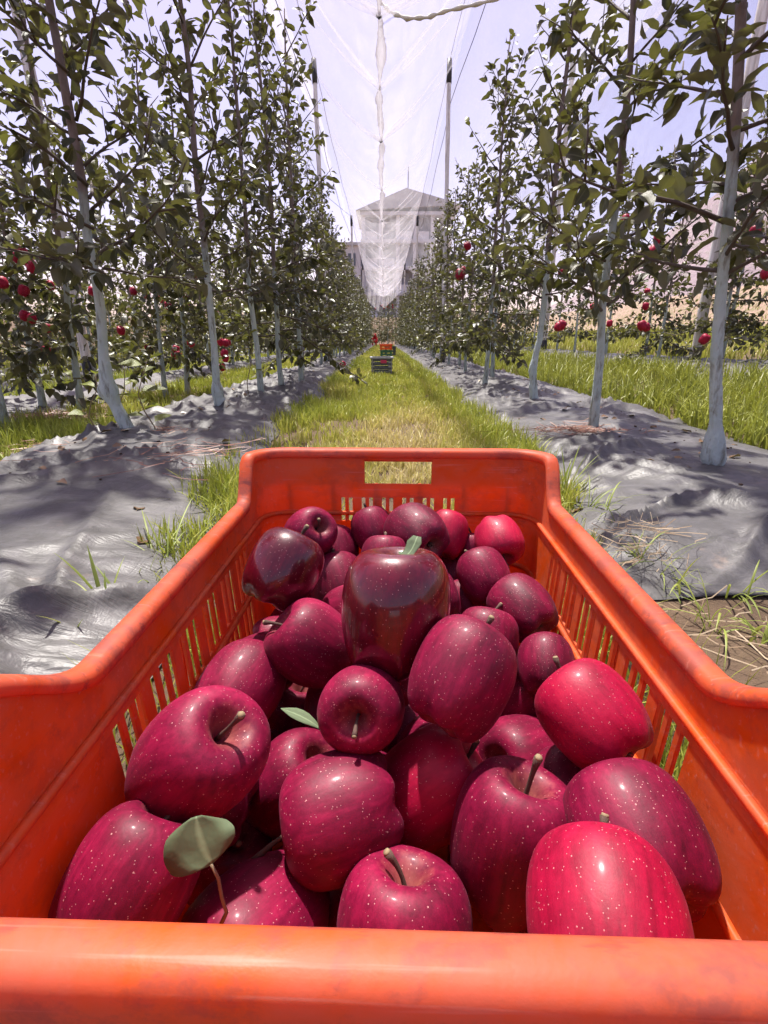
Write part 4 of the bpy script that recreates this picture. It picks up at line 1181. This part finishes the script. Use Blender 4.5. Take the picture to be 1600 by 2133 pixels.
M['red_cloth'] = simple('red_cloth', (0.50, 0.012, 0.018), 0.85, 0.3, 12, 0.4)
M['skin'] = simple('skin', (0.32, 0.17, 0.11), 0.6, 0.1, 20)
def person(p, h):
    root = empty('person', p, R(160))
    # crouching figure wrapped in red cloth: one skinned body
    k = h / 0.95
    J = {'pelvis': (0, 0, 0.22, 0.16), 'waist': (0, 0.05, 0.36, 0.15), 'chest': (0, 0.10, 0.54, 0.165), 'neck': (0, 0.13, 0.70, 0.062), 'head': (0, 0.16, 0.80, 0.098), 'crown': (0, 0.16, 0.90, 0.075),
         'sl': (-0.17, 0.12, 0.60, 0.07), 'el': (-0.22, 0.28, 0.42, 0.05), 'hl': (-0.10, 0.44, 0.36, 0.035), 'sr': (0.17, 0.12, 0.60, 0.07), 'er': (0.22, 0.28, 0.42, 0.05), 'hr': (0.10, 0.44, 0.36, 0.035),
         'kl': (-0.15, 0.36, 0.42, 0.085), 'al': (-0.14, 0.22, 0.08, 0.055), 'tl': (-0.15, 0.38, 0.04, 0.04), 'kr': (0.15, 0.36, 0.42, 0.085), 'ar': (0.14, 0.22, 0.08, 0.055), 'tr': (0.15, 0.38, 0.04, 0.04)}
    E = [('pelvis', 'waist'), ('waist', 'chest'), ('chest', 'neck'), ('neck', 'head'), ('head', 'crown'), ('chest', 'sl'), ('sl', 'el'), ('el', 'hl'), ('chest', 'sr'), ('sr', 'er'), ('er', 'hr'),
         ('pelvis', 'kl'), ('kl', 'al'), ('al', 'tl'), ('pelvis', 'kr'), ('kr', 'ar'), ('ar', 'tr')]
    ks = list(J); me = bpy.data.meshes.new('body')
    me.from_pydata([Vector(J[q][:3]) * k for q in ks], [(ks.index(a), ks.index(c)) for a, c in E], [])
    o = link('body', me, M['red_cloth'], root)
    o.modifiers.new('skin', 'SKIN')
    for i, q in enumerate(ks):
        me.skin_vertices[0].data[i].radius = (J[q][3] * k,) * 2
        me.skin_vertices[0].data[i].use_root = (q == 'pelvis')
    sub = o.modifiers.new('sub', 'SUBSURF'); sub.levels = 1; sub.render_levels = 1
    mb = MB(); mb.tube([Vector((0, 0.10, 0.64)) * k, Vector((0, 0.11, 0.76)) * k, Vector((0, 0.13, 0.88)) * k, Vector((0, 0.15, 0.96)) * k], [0.15 * k, 0.125 * k, 0.11 * k, 0.03 * k], 10, lump=0.05)
    mb.build('headscarf', M['red_cloth'], root)
    mb = MB(); mb.tube([Vector((0, 0.26, 0.76)) * k, Vector((0, 0.275, 0.82)) * k, Vector((0, 0.255, 0.88)) * k], [0.04 * k, 0.055 * k, 0.035 * k], 8); mb.build('face', M['skin'], root)
    return tag(root, 'person in red clothing crouching at the far end of the grass path', 'person')
person((-0.50, 31.0, 0.02), 0.72)

# ------------------------------------------------------------------ the orange crate
crate = empty('apple_crate', CRATE_C, CRATE_YAW)
tag(crate, 'large open orange plastic crate full of red apples, filling the foreground', 'crate')
HXI, HYI, RC = 0.188, 0.2825, 0.040           # inner half sizes at the rim, corner radius
ZH, ZL = 0.315, 0.264
def perim(hx, hy, rc, s_marks=None):
    """points of a rounded rectangle, counter-clockwise, with the outward normal: returns function s->(x,y,nx,ny) and length"""
    segs = []
    cs = [(hx - rc, hy - rc, 0), (-hx + rc, hy - rc, 90), (-hx + rc, -hy + rc, 180), (hx - rc, -hy + rc, 270)]
    return cs
def rim_z(x, y):
    """height of the rim: high ends, dipped sides"""
    f = np.clip((y - 0.208) / 0.046, 0, 1); f = f * f * (3 - 2 * f)
    n = np.clip((-y - 0.108) / 0.095, 0, 1); n = n * n * (3 - 2 * n)
    return ZL + (ZH - ZL) * np.maximum(f, n)
# perimeter samples: list of (x, y, nx, ny, wall, coordinate)
def walk(slots_side, slots_end):
    pts = []
    def corner(cx, cy, a0):
        for k in range(1, 10):
            a = R(a0 + 90 * k / 10.0); pts.append((cx + RC * math.cos(a), cy + RC * math.sin(a), math.cos(a), math.sin(a), 'c', 0))
    def run(a, b_, n, wall, marks):
        ax, bx_ = Vector(a), Vector(b_); ln = (bx_ - ax).length
        for m in sorted(set([0.0, ln] + [q for q in marks if 0 < q < ln])):
            p = ax.lerp(bx_, m / ln); pts.append((p.x, p.y, n[0], n[1], wall, m))
    ys_ = HYI - RC; xs_ = HXI - RC
    run((HXI, -ys_), (HXI, ys_), (1, 0), 'side', slots_side); corner(xs_, ys_, 0)
    run((xs_, HYI), (-xs_, HYI), (0, 1), 'end', slots_end); corner(-xs_, ys_, 90)
    run((-HXI, ys_), (-HXI, -ys_), (-1, 0), 'sidel', [LS - q for q in slots_side]); corner(-xs_, -ys_, 180)
    run((-xs_, -HYI), (xs_, -HYI), (0, -1), 'end', slots_end); corner(xs_, -ys_, 270)
    return pts
LS, LE = 2 * (HYI - RC), 2 * (HXI - RC)
def groups(centre, ngrp, per, slot, bar, gap):
    out_ = []; w = per * slot + (per - 1) * bar; tot = ngrp * w + (ngrp - 1) * gap
    s = centre - tot / 2
    for g_ in range(ngrp):
        for k_ in range(per):
            out_.append((s, s + slot)); s += slot + bar
        s += gap - bar
    return out_
sgn = 1
SIDE = groups(LS / 2 + 0.030 * sgn, 6, 3, 0.0085, 0.0058, 0.0135)
END = groups(LE / 2, 6, 2, 0.0052, 0.0050, 0.0125)
HOLE = (LE / 2 - 0.045, LE / 2 + 0.045)
ms = [q for ab in SIDE for q in ab] + [0.01 * k for k in range(1, int(LS / 0.01))]
me_ = [q for ab in END for q in ab] + list(HOLE) + [0.012 * k for k in range(1, int(LE / 0.012))]
def thin(ms_, keep):
    keep = sorted(keep); out_ = list(keep)
    for q in ms_:
        if all(abs(q - c) > 0.004 for c in keep): out_.append(q)
    return out_
ms = thin([0.01 * k for k in range(1, int(LS / 0.01))], [q for ab in SIDE for q in ab])
me_ = thin([0.012 * k for k in range(1, int(LE / 0.012))], [q for ab in END for q in ab] + list(HOLE))
W = walk(ms, me_)
LEV = [0.0, 0.02, 0.085, 0.150, 0.165, 0.218, 0.232, 0.250]          # absolute heights, then fractions up to the rim
FR = [0.30, 0.80, 1.0]
def wall_pt(w, lev):
    x, y, nx_, ny_ = w[:4]
    zt = float(rim_z(x, y))
    z = LEV[lev] if lev < len(LEV) else LEV[-1] + (zt - LEV[-1]) * FR[lev - len(LEV)]
    if z > zt: z = zt
    tp_ = 0.011 * (1 - z / ZH)
    # upper band stands 3 mm outward of the slotted panel
    bo = 0.0 if z > 0.225 else -0.0030
    return (x - nx_ * tp_ + nx_ * bo, y - ny_ * tp_ + ny_ * bo, z)
nl = len(LEV) + len(FR); nw = len(W)
V = [wall_pt(w, l) for w in W for l in range(nl)]
Fc = []
def inside(c, lst): return any(a - 1e-6 < c < b_ + 1e-6 for a, b_ in lst)
for i in range(nw):
    j = (i + 1) % nw
    w, w2_ = W[i], W[j]
    mid = (w[5] + w2_[5]) / 2 if w[4] == w2_[4] and w[4] != 'c' else None
    for l in range(nl - 1):
        hole = False
        if mid is not None and w[4] in ('side', 'sidel') and l in (2, 4) and inside(mid if w[4] == 'side' else LS - mid, SIDE): hole = True
        if mid is not None and w[4] == 'end':
            if l in (5, 6, 3) and inside(mid, END): hole = True
            if l == len(LEV) and HOLE[0] < mid < HOLE[1]: hole = True
        if not hole:
            Fc.append((i * nl + l, j * nl + l, j * nl + l + 1, i * nl + l + 1))
me2 = mesh_np('wall', V, Fc, False)
wall_o = link('wall', me2, M['orange'], crate)
so = wall_o.modifiers.new('thick', 'SOLIDIFY'); so.thickness = 0.0032; so.offset = 1.0
bv = wall_o.modifiers.new('soft', 'BEVEL'); bv.width = 0.0006; bv.segments = 1; bv.limit_method = 'ANGLE'; bv.angle_limit = R(40)

def sweep_rim(name, profile, mat, zfun, z0=None, taper=True):
    V = []; n = len(profile)
    # finer, evenly walked perimeter
    for w in WF:
        x, y, nx_, ny_ = w[:4]
        zt = float(zfun(x, y)) if z0 is None else z0
        tp_ = 0.011 * (1 - zt / ZH)
        for o_, dz in profile:
            V.append((x + nx_ * (o_ - tp_), y + ny_ * (o_ - tp_), zt + dz))
    Fc = []
    m = len(WF)
    for i in range(m):
        j = (i + 1) % m
        for k_ in range(n):
            k2 = (k_ + 1) % n
            Fc.append((i * n + k_, j * n + k_, j * n + k2, i * n + k2))
    o = link(name, mesh_np(name, V, np.array(Fc), True), mat, crate)
    bm = bmesh.new(); bm.from_mesh(o.data); bmesh.ops.recalc_face_normals(bm, faces=bm.faces); bm.to_mesh(o.data); bm.free()
    return o
WF = walk([0.006 * k for k in range(1, int(LS / 0.006))], [0.01 * k for k in range(1, int(LE / 0.01))])
prof = [(-0.0030, -0.010), (-0.0038, -0.006), (-0.0032, -0.0022), (-0.0010, 0.0004), (0.0022, 0.0016), (0.0060, 0.0021), (0.0095, 0.0018), (0.0115, 0.0006), (0.0130, -0.0020),
        (0.0135, -0.0060), (0.0137, -0.012), (0.0138, -0.0175), (0.0116, -0.0178), (0.0112, -0.010), (0.0102, -0.0035), (0.0080, -0.0012), (0.0045, -0.0016), (0.0018, -0.006), (0.0016, -0.0105)]
sweep_rim('rim', prof, M['orange_rim'], rim_z)
def ledge(z, a=0.0026, hgt=0.0055):
    return [(-a, -hgt / 2), (-a * 1.25, 0), (-a, hgt / 2), (0.001, hgt / 2 + 0.001), (0.001, -hgt / 2 - 0.001)]
sweep_rim('ledge', [(o_ - 0.0022, d_ * 0.8) for o_, d_ in ledge(0)], M['orange'], None, 0.2285)
sweep_rim('ledge', [(o_ - 0.0035, d_) for o_, d_ in ledge(0)], M['orange'], None, 0.1575)
# outer ribs
for w in walk([LS * k / 8 for k in range(1, 8)], [LE * k / 5 for k in range(1, 5)]):
    if w[4] == 'c': continue
    x, y, nx_, ny_ = w[:4]; zt = float(rim_z(x, y))
    mb = MB(); mb.box((x + nx_ * 0.004, y + ny_ * 0.004, zt * 0.45), (0.010 if nx_ else 0.004, 0.010 if ny_ else 0.004, zt * 0.8)); mb.build('rib', M['orange'], crate, smooth=False)
mb = MB(); mb.box((0, 0, 0.006), (2 * HXI - 0.034, 2 * HYI - 0.034, 0.008)); mb.build('floor_panel', M['orange'], crate, smooth=False)

# ------------------------------------------------------------------ apples in the crate
AP = {1: (0.0087, 0.3567, 0.2456, 0.0455), 2: (-0.1046, 0.4651, 0.2302, 0.039), 3: (-0.093, 0.5746, 0.2256, 0.031), 4: (-0.0644, 0.6087, 0.1871, 0.0317), 5: (-0.0147, 0.612, 0.2155, 0.0283), 6: (0.0391, 0.5665, 0.2276, 0.0366), 7: (0.0823, 0.6056, 0.2119, 0.0283), 8: (0.1446, 0.5786, 0.2136, 0.0301), 9: (0.1203, 0.6144, 0.1831, 0.0266), 10: (0.1199, 0.5296, 0.1883, 0.0312), 11: (0.0, 0.5259, 0.2101, 0.0277), 12: (0.0887, 0.6105, 0.1505, 0.0303), 13: (-0.0559, 0.5479, 0.1659, 0.0366), 14: (0.1025, 0.5537, 0.1342, 0.0345), 15: (0.1507, 0.4755, 0.1771, 0.0329), 16: (0.1062, 0.436, 0.1615, 0.0326), 17: (0.0567, 0.2988, 0.2242, 0.037), 18: (0.1563, 0.4007, 0.1582, 0.0271), 19: (0.1442, 0.4213, 0.0983, 0.0357), 20: (0.1492, 0.2857, 0.2018, 0.0346), 21: (-0.1482, 0.53, 0.0982, 0.032), 22: (-0.0691, 0.4063, 0.1788, 0.039), 23: (-0.1436, 0.3755, 0.1506, 0.0383), 24: (-0.1022, 0.4662, 0.0467, 0.0367), 25: (-0.0156, 0.3045, 0.1919, 0.0321), 26: (-0.1235, 0.2558, 0.1937, 0.0403), 27: (-0.0758, 0.3219, 0.0972, 0.039), 28: (-0.0306, 0.2548, 0.1452, 0.0403), 29: (0.0345, 0.2905, 0.1273, 0.0402), 30: (0.1253, 0.3488, 0.0958, 0.039), 31: (0.0845, 0.2333, 0.1465, 0.0407), 32: (0.1451, 0.2078, 0.1822, 0.0382), 33: (0.1068, 0.158, 0.190, 0.0375), 34: (0.0115, 0.1930, 0.1190, 0.0405), 35: (-0.080, 0.2050, 0.1030, 0.0415), 36: (-0.1486, 0.1925, 0.1708, 0.0341), 37: (-0.1368, 0.293, 0.0455, 0.0355)}
# stem direction in view terms (right, up, towards the camera), label
ST = {1: ((.08, 1, .05), 'large polished dark apple with a small leaf at its stem, on top of the heap'),
      2: ((.4, .85, -.3), 'polished dark apple against the left wall near the back of the crate'),
      3: ((.55, .30, .75), 'dull apple at the back left with its stem hollow facing right'),
      4: ((-.2, .9, -.4), 'apple between the polished left apple and the back wall'),
      5: ((-.3, .85, -.3), 'apple in the back row just left of the one showing its blossom end'),
      6: ((-.50, .38, -.75), 'large apple in the middle of the back row with its blossom end facing right'),
      7: ((.2, .9, -.3), 'bright pinkish apple at the back, half hidden behind the large back row apple'),
      8: ((.12, -.70, .62), 'bright red apple in the back right corner with its stem pointing down'),
      9: ((0, 1, 0), 'small sliver of apple behind the bright red back corner apple'),
      10: ((-.3, .8, -.5), 'apple below the bright red back corner apple'),
      11: ((.1, .9, -.2), 'apple just behind the leaf of the large polished apple'),
      12: ((.1, .8, -.4), 'dark apple deep in the gap right of the large polished apple'),
      13: ((-.3, .8, -.4), 'pinkish apple between the two polished apples'),
      14: ((-.2, .9, -.3), 'apple right of the large polished apple, below the back rows'),
      15: ((-.42, .52, -.72), 'apple at the right wall with a tan blossom end facing down'),
      16: ((.2, .9, -.3), 'apple half hidden behind the large mottled pink apple'),
      17: ((.48, .80, -.35), 'large mottled pink apple leaning against the polished one'),
      18: ((.15, .75, -.62), 'apple at the right wall above the plump bright apple'),
      19: ((-.45, -.6, -.5), 'dark apple below the plump bright apple at the right wall'),
      20: ((-.48, .62, -.58), 'plump bright magenta apple at the right wall with a dark blossom end'),
      21: ((-.95, 0, .25), 'small apple against the left wall with its stem pointing left'),
      22: ((-.72, .58, .22), 'apple left of the large polished one with its stem hollow up to the left'),
      23: ((.3, .5, -.75), 'apple touching the left wall slots, behind the big left apple with a long stem'),
      24: ((.2, .8, .2), 'small shaded apple behind the green leaf sprig'),
      25: ((-.14, .10, 1), 'apple with its stem hollow facing straight at the camera'),
      26: ((.62, .62, .38), 'big purple apple at the left wall with a long stem up to the right'),
      27: ((.55, .65, .35), 'purple apple half hidden behind the apple with a thick stem to the left'),
      28: ((-.93, -.22, .22), 'large speckled apple lying on its side, thick stem pointing left'),
      29: ((.75, .60, .15), 'upright glossy red apple in the middle of the front heap'),
      30: ((-.72, .15, .6), 'apple with its hollow and stem facing left, behind the tall stemmed apple'),
      31: ((.18, .95, .16), 'large speckled heart-shaped apple with a tall upright stem'),
      32: ((-.08, .52, -.82), 'large purple apple at the right wall with its blossom end down'),
      33: ((.25, .50, -.82), 'bright red apple lying lengthwise at the near rim on the right'),
      34: ((.05, 1, -.12), 'dark purple apple at the middle of the near rim with an upright stem'),
      35: ((-.42, .10, .85), 'streaked apple at the near rim with a leaf growing from its stem'),
      36: ((.35, .75, -.45), 'large purple apple in the near left corner of the crate'),
      37: ((.3, .6, .3), 'shaded apple underneath the picked leaf')}
GA = 'red apples in the orange crate'
def qrot(ax, roll):
    return Vector((0, 0, 1)).rotation_difference(ax).to_matrix().to_4x4() @ Matrix.Rotation(roll, 4, 'Z')
def make_apple(p, r, stem, label, k, mat, el=1.0, stem_len=0.62, bend=0.38, has_stem=True):
    ax = (C_RIGHT * stem[0] + C_UP * stem[1] + C_TO * stem[2]).normalized()
    root = link('apple', APPLE_ME[k % 4].copy(), mat)
    rad = r * 0.985
    root.matrix_world = Matrix.Translation(p) @ qrot(ax, random.uniform(0, 6.28)) @ Matrix.Diagonal((rad, rad, rad * el, 1))
    tag(root, label, 'apple', GA)
    if has_stem:
        mb = MB(); a = random.uniform(0, 6.28); pts = []; rr = []
        for i in range(8):
            t = i / 7
            pts.append(Vector((bend * t * t * math.cos(a), bend * t * t * math.sin(a), 0.58 + stem_len * t)))
            rr.append(0.046 - 0.010 * math.sin(t * math.pi) + 0.026 * t ** 6)
        mb.tube(pts, rr, 8, lump=0.08); s = mb.build('stem', M['stem'], root)
        mb = MB(); e = pts[-1]; dd = (pts[-1] - pts[-2]).normalized()
        mb.tube([e - dd * 0.01, e + dd * 0.04], [0.064, 0.052], 8); mb.build('stem_tip', M['stem_tip'], s)
    mb = MB()
    for q in range(5):
        a = q * 1.2566; c0 = Vector((0.075 * math.cos(a), 0.075 * math.sin(a), -0.80))
        mb.tube([c0, c0 + Vector((-0.03 * math.cos(a), -0.03 * math.sin(a), -0.10)), c0 + Vector((0.03 * math.cos(a + .4), 0.03 * math.sin(a + .4), -0.17))], [0.035, 0.03, 0.008], 5)
    mb.build('calyx', M['calyx'], root)
    return root
CY, SY = math.cos(CRATE_YAW), math.sin(CRATE_YAW)
def clamp_in(p, r):
    q = Matrix.Rotation(-CRATE_YAW, 3, 'Z') @ (Vector(p) - CRATE_C)
    tp_ = 0.011 * (1 - min(q.z, ZH) / ZH) + 0.0025
    mx, my = HXI - tp_ - r * 0.96, HYI - tp_ - r * 0.96
    q.x = max(-mx, min(mx, q.x)); q.y = max(-my, min(my, q.y))
    return Matrix.Rotation(CRATE_YAW, 3, 'Z') @ q + CRATE_C
BR = {8, 33, 20, 29, 7}
HERO = {}
for k, (x, y, z, r) in AP.items():
    sv, lab = ST[k]
    m = M['apple_waxed'] if k in (1, 2) else M['apple_bright'] if k in BR else M['apple']
    el = {1: 1.06, 31: 1.05, 29: 1.08, 26: 1.06, 36: 1.06}.get(k, 1.0)
    p = clamp_in((x, y, z), r) if k != 1 else Vector((x, y, z))
    HERO[k] = make_apple(p, r, sv, lab, k, m, el, stem_len={31: 0.95, 28: 1.0, 26: 0.85, 25: 0.62, 34: 0.62, 1: 0.5}.get(k, 0.68), bend={26: 0.12, 34: 0.30, 31: 0.15}.get(k, 0.28))
for (x, y, z) in ((-0.03, .469, .172), (.052, .51, .17), (0, .406, .15), (-.072, .599, .109), (.05, .359, .094), (.138, .28, .123), (-.048, .416, .089), (-.008, .234, .072), (.127, .199, .096), (-.136, .442, .125), (.09, .287, .064),
                  (-.134, .593, .081), (-.135, .382, .049), (.024, .436, .061), (-.139, .285, .127), (-.006, .324, .071), (.138, .548, .068), (.086, .397, .042), (-.063, .269, .047), (.135, .237, .045)):
    make_apple(clamp_in((x, y, z), 0.036), 0.0355, (random.gauss(0, 1), random.gauss(0, 1), random.gauss(0, 1)), 'shaded red apple deep in the heap, seen only through the gaps', random.randint(0, 3), M['apple'], has_stem=False)

# leaves on three of the apples
def big_leaf(name, parent, pts_mid, width, nrm, mat, prof_=None):
    """leaf as a fine strip mesh along a midrib given in world space"""
    n = len(pts_mid); V = []; Fc = []; C = []; RB = []
    prof_ = prof_ or [0.05, 0.62, 0.95, 1.0, 0.86, 0.55, 0.08]
    for i, p in enumerate(pts_mid):
        p = Vector(p); t = (Vector(pts_mid[min(i + 1, n - 1)]) - Vector(pts_mid[max(i - 1, 0)])).normalized()
        s = t.cross(nrm).normalized(); up = s.cross(t)
        w = width * np.interp(i / (n - 1), np.linspace(0, 1, len(prof_)), prof_) / 2
        for u in (-1, -0.5, 0, 0.5, 1):
            V.append(tuple(p + s * u * w + up * (abs(u) ** 1.5 * 0.18 * w + 0.06 * w * math.sin(6.0 * i / n) * u)))
            C.append(0.35); RB.append(1.0 if u == 0 else 0.0)
    for i in range(n - 1):
        for k in range(4):
            a = i * 5 + k; Fc.append((a, a + 1, a + 6, a + 5))
    o = link(name, mesh_np(name, V, np.array(Fc), True, {'rnd': C, 'rib': RB}), mat)
    o.parent = parent; o.matrix_parent_inverse = parent.matrix_world.inverted()
    so_ = o.modifiers.new('thick', 'SOLIDIFY'); so_.thickness = 0.0002
    return o
bpy.context.view_layer.update()
# on the streaked apple by the near rim: long petiole and broad blade
d0 = 0.262
q0 = at_depth(458, 1930, d0); q1 = at_depth(462, 1870, d0 - .004); q2 = at_depth(440, 1800, d0 - .008)
mb = MB(); mb.tube([q0, at_depth(472, 1900, d0 - .002), q1, at_depth(455, 1830, d0 - .006), q2], [0.0012, 0.0011, 0.001, 0.001, 0.0009], 6)
pet = mb.build('leaf_stalk', M['twig_green'], None); pet.parent = HERO[35]; pet.matrix_parent_inverse = HERO[35].matrix_world.inverted()
mid = [at_depth(440 - 30 * t - 6 * math.sin(3 * t), 1800 - 100 * t, d0 - .008 + 0.006 * t) for t in np.linspace(0, 1, 17)]
big_leaf('leaf', HERO[35], mid, 0.038, C_TO + C_UP * 0.25, M['leaf_dry'], [0.10, 0.62, 0.86, 0.97, 1.0, 1.02, 1.0, 0.96, 0.9, 0.82, 0.66, 0.42, 0.14])
# torn scrap on the polished apple
mid = [at_depth(838 + 32 * t, 1160 - 45 * t + 12 * math.sin(3 * t), 0.385 + 0.01 * t) for t in np.linspace(0, 1, 7)]
big_leaf('leaf', HERO[1], mid, 0.0150, C_TO * 0.7 + C_UP * 0.5 - C_RIGHT * 0.5, M['leaf_dry'], [0.5, 1.0, 0.8, 0.7, 0.8, 0.9, 0.5])
# sprig lying across the shaded apple
mid = [at_depth(585 + 105 * t, 1475 + 60 * t - 8 * math.sin(3 * t), 0.372 - 0.012 * t) for t in np.linspace(0, 1, 9)]
big_leaf('leaf', HERO[27], mid, 0.010, C_TO * 0.5 + C_UP * 0.9, M['leaf_dry'], [0.05, 0.5, 0.9, 1.0, 0.9, 0.6, 0.25, 0.15, 0.12])

# ------------------------------------------------------------------ weeds beside the crate
def tuft(px, py, n, h, label, seed, z=0.0, w=0.006, spread=1.0, dir0=None, dry=0.2, elev=(28, 80)):
    g = random.Random(seed); p = on_plane(px, py, z); root = empty('grass_tuft', p)  # z is the film or soil it grows from
    for i in range(n):
        a = g.uniform(0, 6.28) if dir0 is None else dir0 + g.gauss(0, 0.7)
        ln = h * g.uniform(0.55, 1.15); el = R(g.uniform(*elev)); droop = g.uniform(0.3, 1.1) * spread
        d = Vector((math.cos(a) * math.cos(el), math.sin(a) * math.cos(el), math.sin(el)))
        q = Vector((g.gauss(0, 0.012), g.gauss(0, 0.012), 0)); m = 7; V = []; C = []
        s = Vector((-math.sin(a + g.gauss(0, .4)), math.cos(a), 0)).normalized()
        c = g.random() * 0.6 + (0.35 if g.random() < dry else 0.1)
        wd = w * g.uniform(0.4, 0.9)
        for k in range(m + 1):
            t = k / m; ww = wd * (0.45 + 0.9 * t) * (1 - t ** 2.2) if k < m else 0.0002
            up = s.cross(d)
            V += [tuple(q - s * ww / 2 + up * ww * 0.18), tuple(q), tuple(q + s * ww / 2 + up * ww * 0.18)]; C += [c] * 3
            q = q + d * ln / m; d = (d + Vector((0, 0, -droop / m * 2.3))).normalized()
        Fc = []
        for k in range(m):
            for u in (0, 1):
                a0 = 3 * k + u; Fc.append((a0, a0 + 1, a0 + 4, a0 + 3))
        link('blade', mesh_np('blade', V, np.array(Fc), True, {'rnd': C}), M['blade'], root)
    return tag(root, label, 'grass', 'weeds beside the crate')
tuft(1180, 1040, 16, 0.17, 'upright broad-bladed grass tuft at the far right corner of the crate', 1, w=0.010, spread=0.6)
tuft(1265, 1085, 16, 0.17, 'light green grass tuft spreading over the mulch film right of the crate', 2, z=0.02, elev=(12, 70), w=0.007)
tuft(1215, 1090, 16, 0.09, 'short dry grass tuft against the right side of the crate', 3, w=0.004, dry=0.6)
tuft(1335, 1175, 12, 0.11, 'pale grass tuft halfway along the right side of the crate', 4, z=0.02, elev=(12, 70), w=0.006, dry=0.5)
tuft(1400, 1230, 8, 0.10, 'small green tuft at the torn film edge right of the crate', 5, w=0.007)
tuft(1480, 1310, 14, 0.12, 'yellow green tuft on bare soil right of the crate', 6, w=0.006, dry=0.4)
tuft(1590, 1340, 8, 0.08, 'leafy weed on bare soil at the right edge of the frame', 7, w=0.014)
tuft(345, 1165, 9, 0.17, 'long thin grass tuft reaching over the left mulch film', 8, z=0.03, w=0.006, dir0=2.6, spread=0.6, dry=0, elev=(12, 55))
tuft(240, 1290, 9, 0.15, 'grass tuft with broad curved blades left of the crate', 9, z=0.02, w=0.010, dir0=2.6, spread=0.9, dry=0, elev=(12, 70))
tuft(30, 1350, 8, 0.12, 'grass tuft at the left edge of the frame', 10, z=0.03, w=0.011, spread=0.9, dry=0, elev=(10, 65))
tuft(460, 1070, 14, 0.08, 'bushy grass tuft at the far left corner of the crate', 11, w=0.006, dry=0.3)
tuft(395, 1130, 10, 0.07, 'low grass tuft against the left side of the crate', 12, w=0.005, dry=0.4)
tuft(600, 890, 12, 0.14, 'grass tuft overhanging the left mulch film edge behind the crate', 13, w=0.007, dir0=2.4)
tuft(985, 880, 14, 0.13, 'dark grass tuft at the right edge of the path behind the crate', 14, w=0.006)
tuft(1560, 900, 12, 0.26, 'coarse grass tuft beside the nearest right trunk', 15, w=0.012, spread=1.0)

tuft(1230, 1060, 12, 0.13, 'arching green tuft on the film edge beside the far right corner of the crate', 21, z=0.02, w=0.007, elev=(15, 65))
tuft(1300, 1130, 14, 0.12, 'dense yellowish tuft against the middle of the right crate wall', 22, z=0.01, w=0.005, elev=(25, 80), dry=0.5)
tuft(1375, 1200, 12, 0.12, 'thin bladed tuft at the film edge by the right crate wall', 23, z=0.01, w=0.005, elev=(15, 70), dry=0.4)
tuft(1540, 1250, 10, 0.12, 'green tuft growing from the soil under the torn film', 24, w=0.007, elev=(20, 75))
tuft(430, 1100, 14, 0.10, 'green tuft along the far end of the left crate wall', 25, z=0.01, w=0.006, elev=(20, 80), dry=0.3)
tuft(300, 1220, 12, 0.09, 'short weedy tuft halfway along the left crate wall', 26, z=0.01, w=0.006, elev=(15, 75), dry=0.3)
tuft(150, 1345, 10, 0.10, 'low weeds near the front of the left crate wall', 27, z=0.01, w=0.008, elev=(10, 70), dry=0.2)
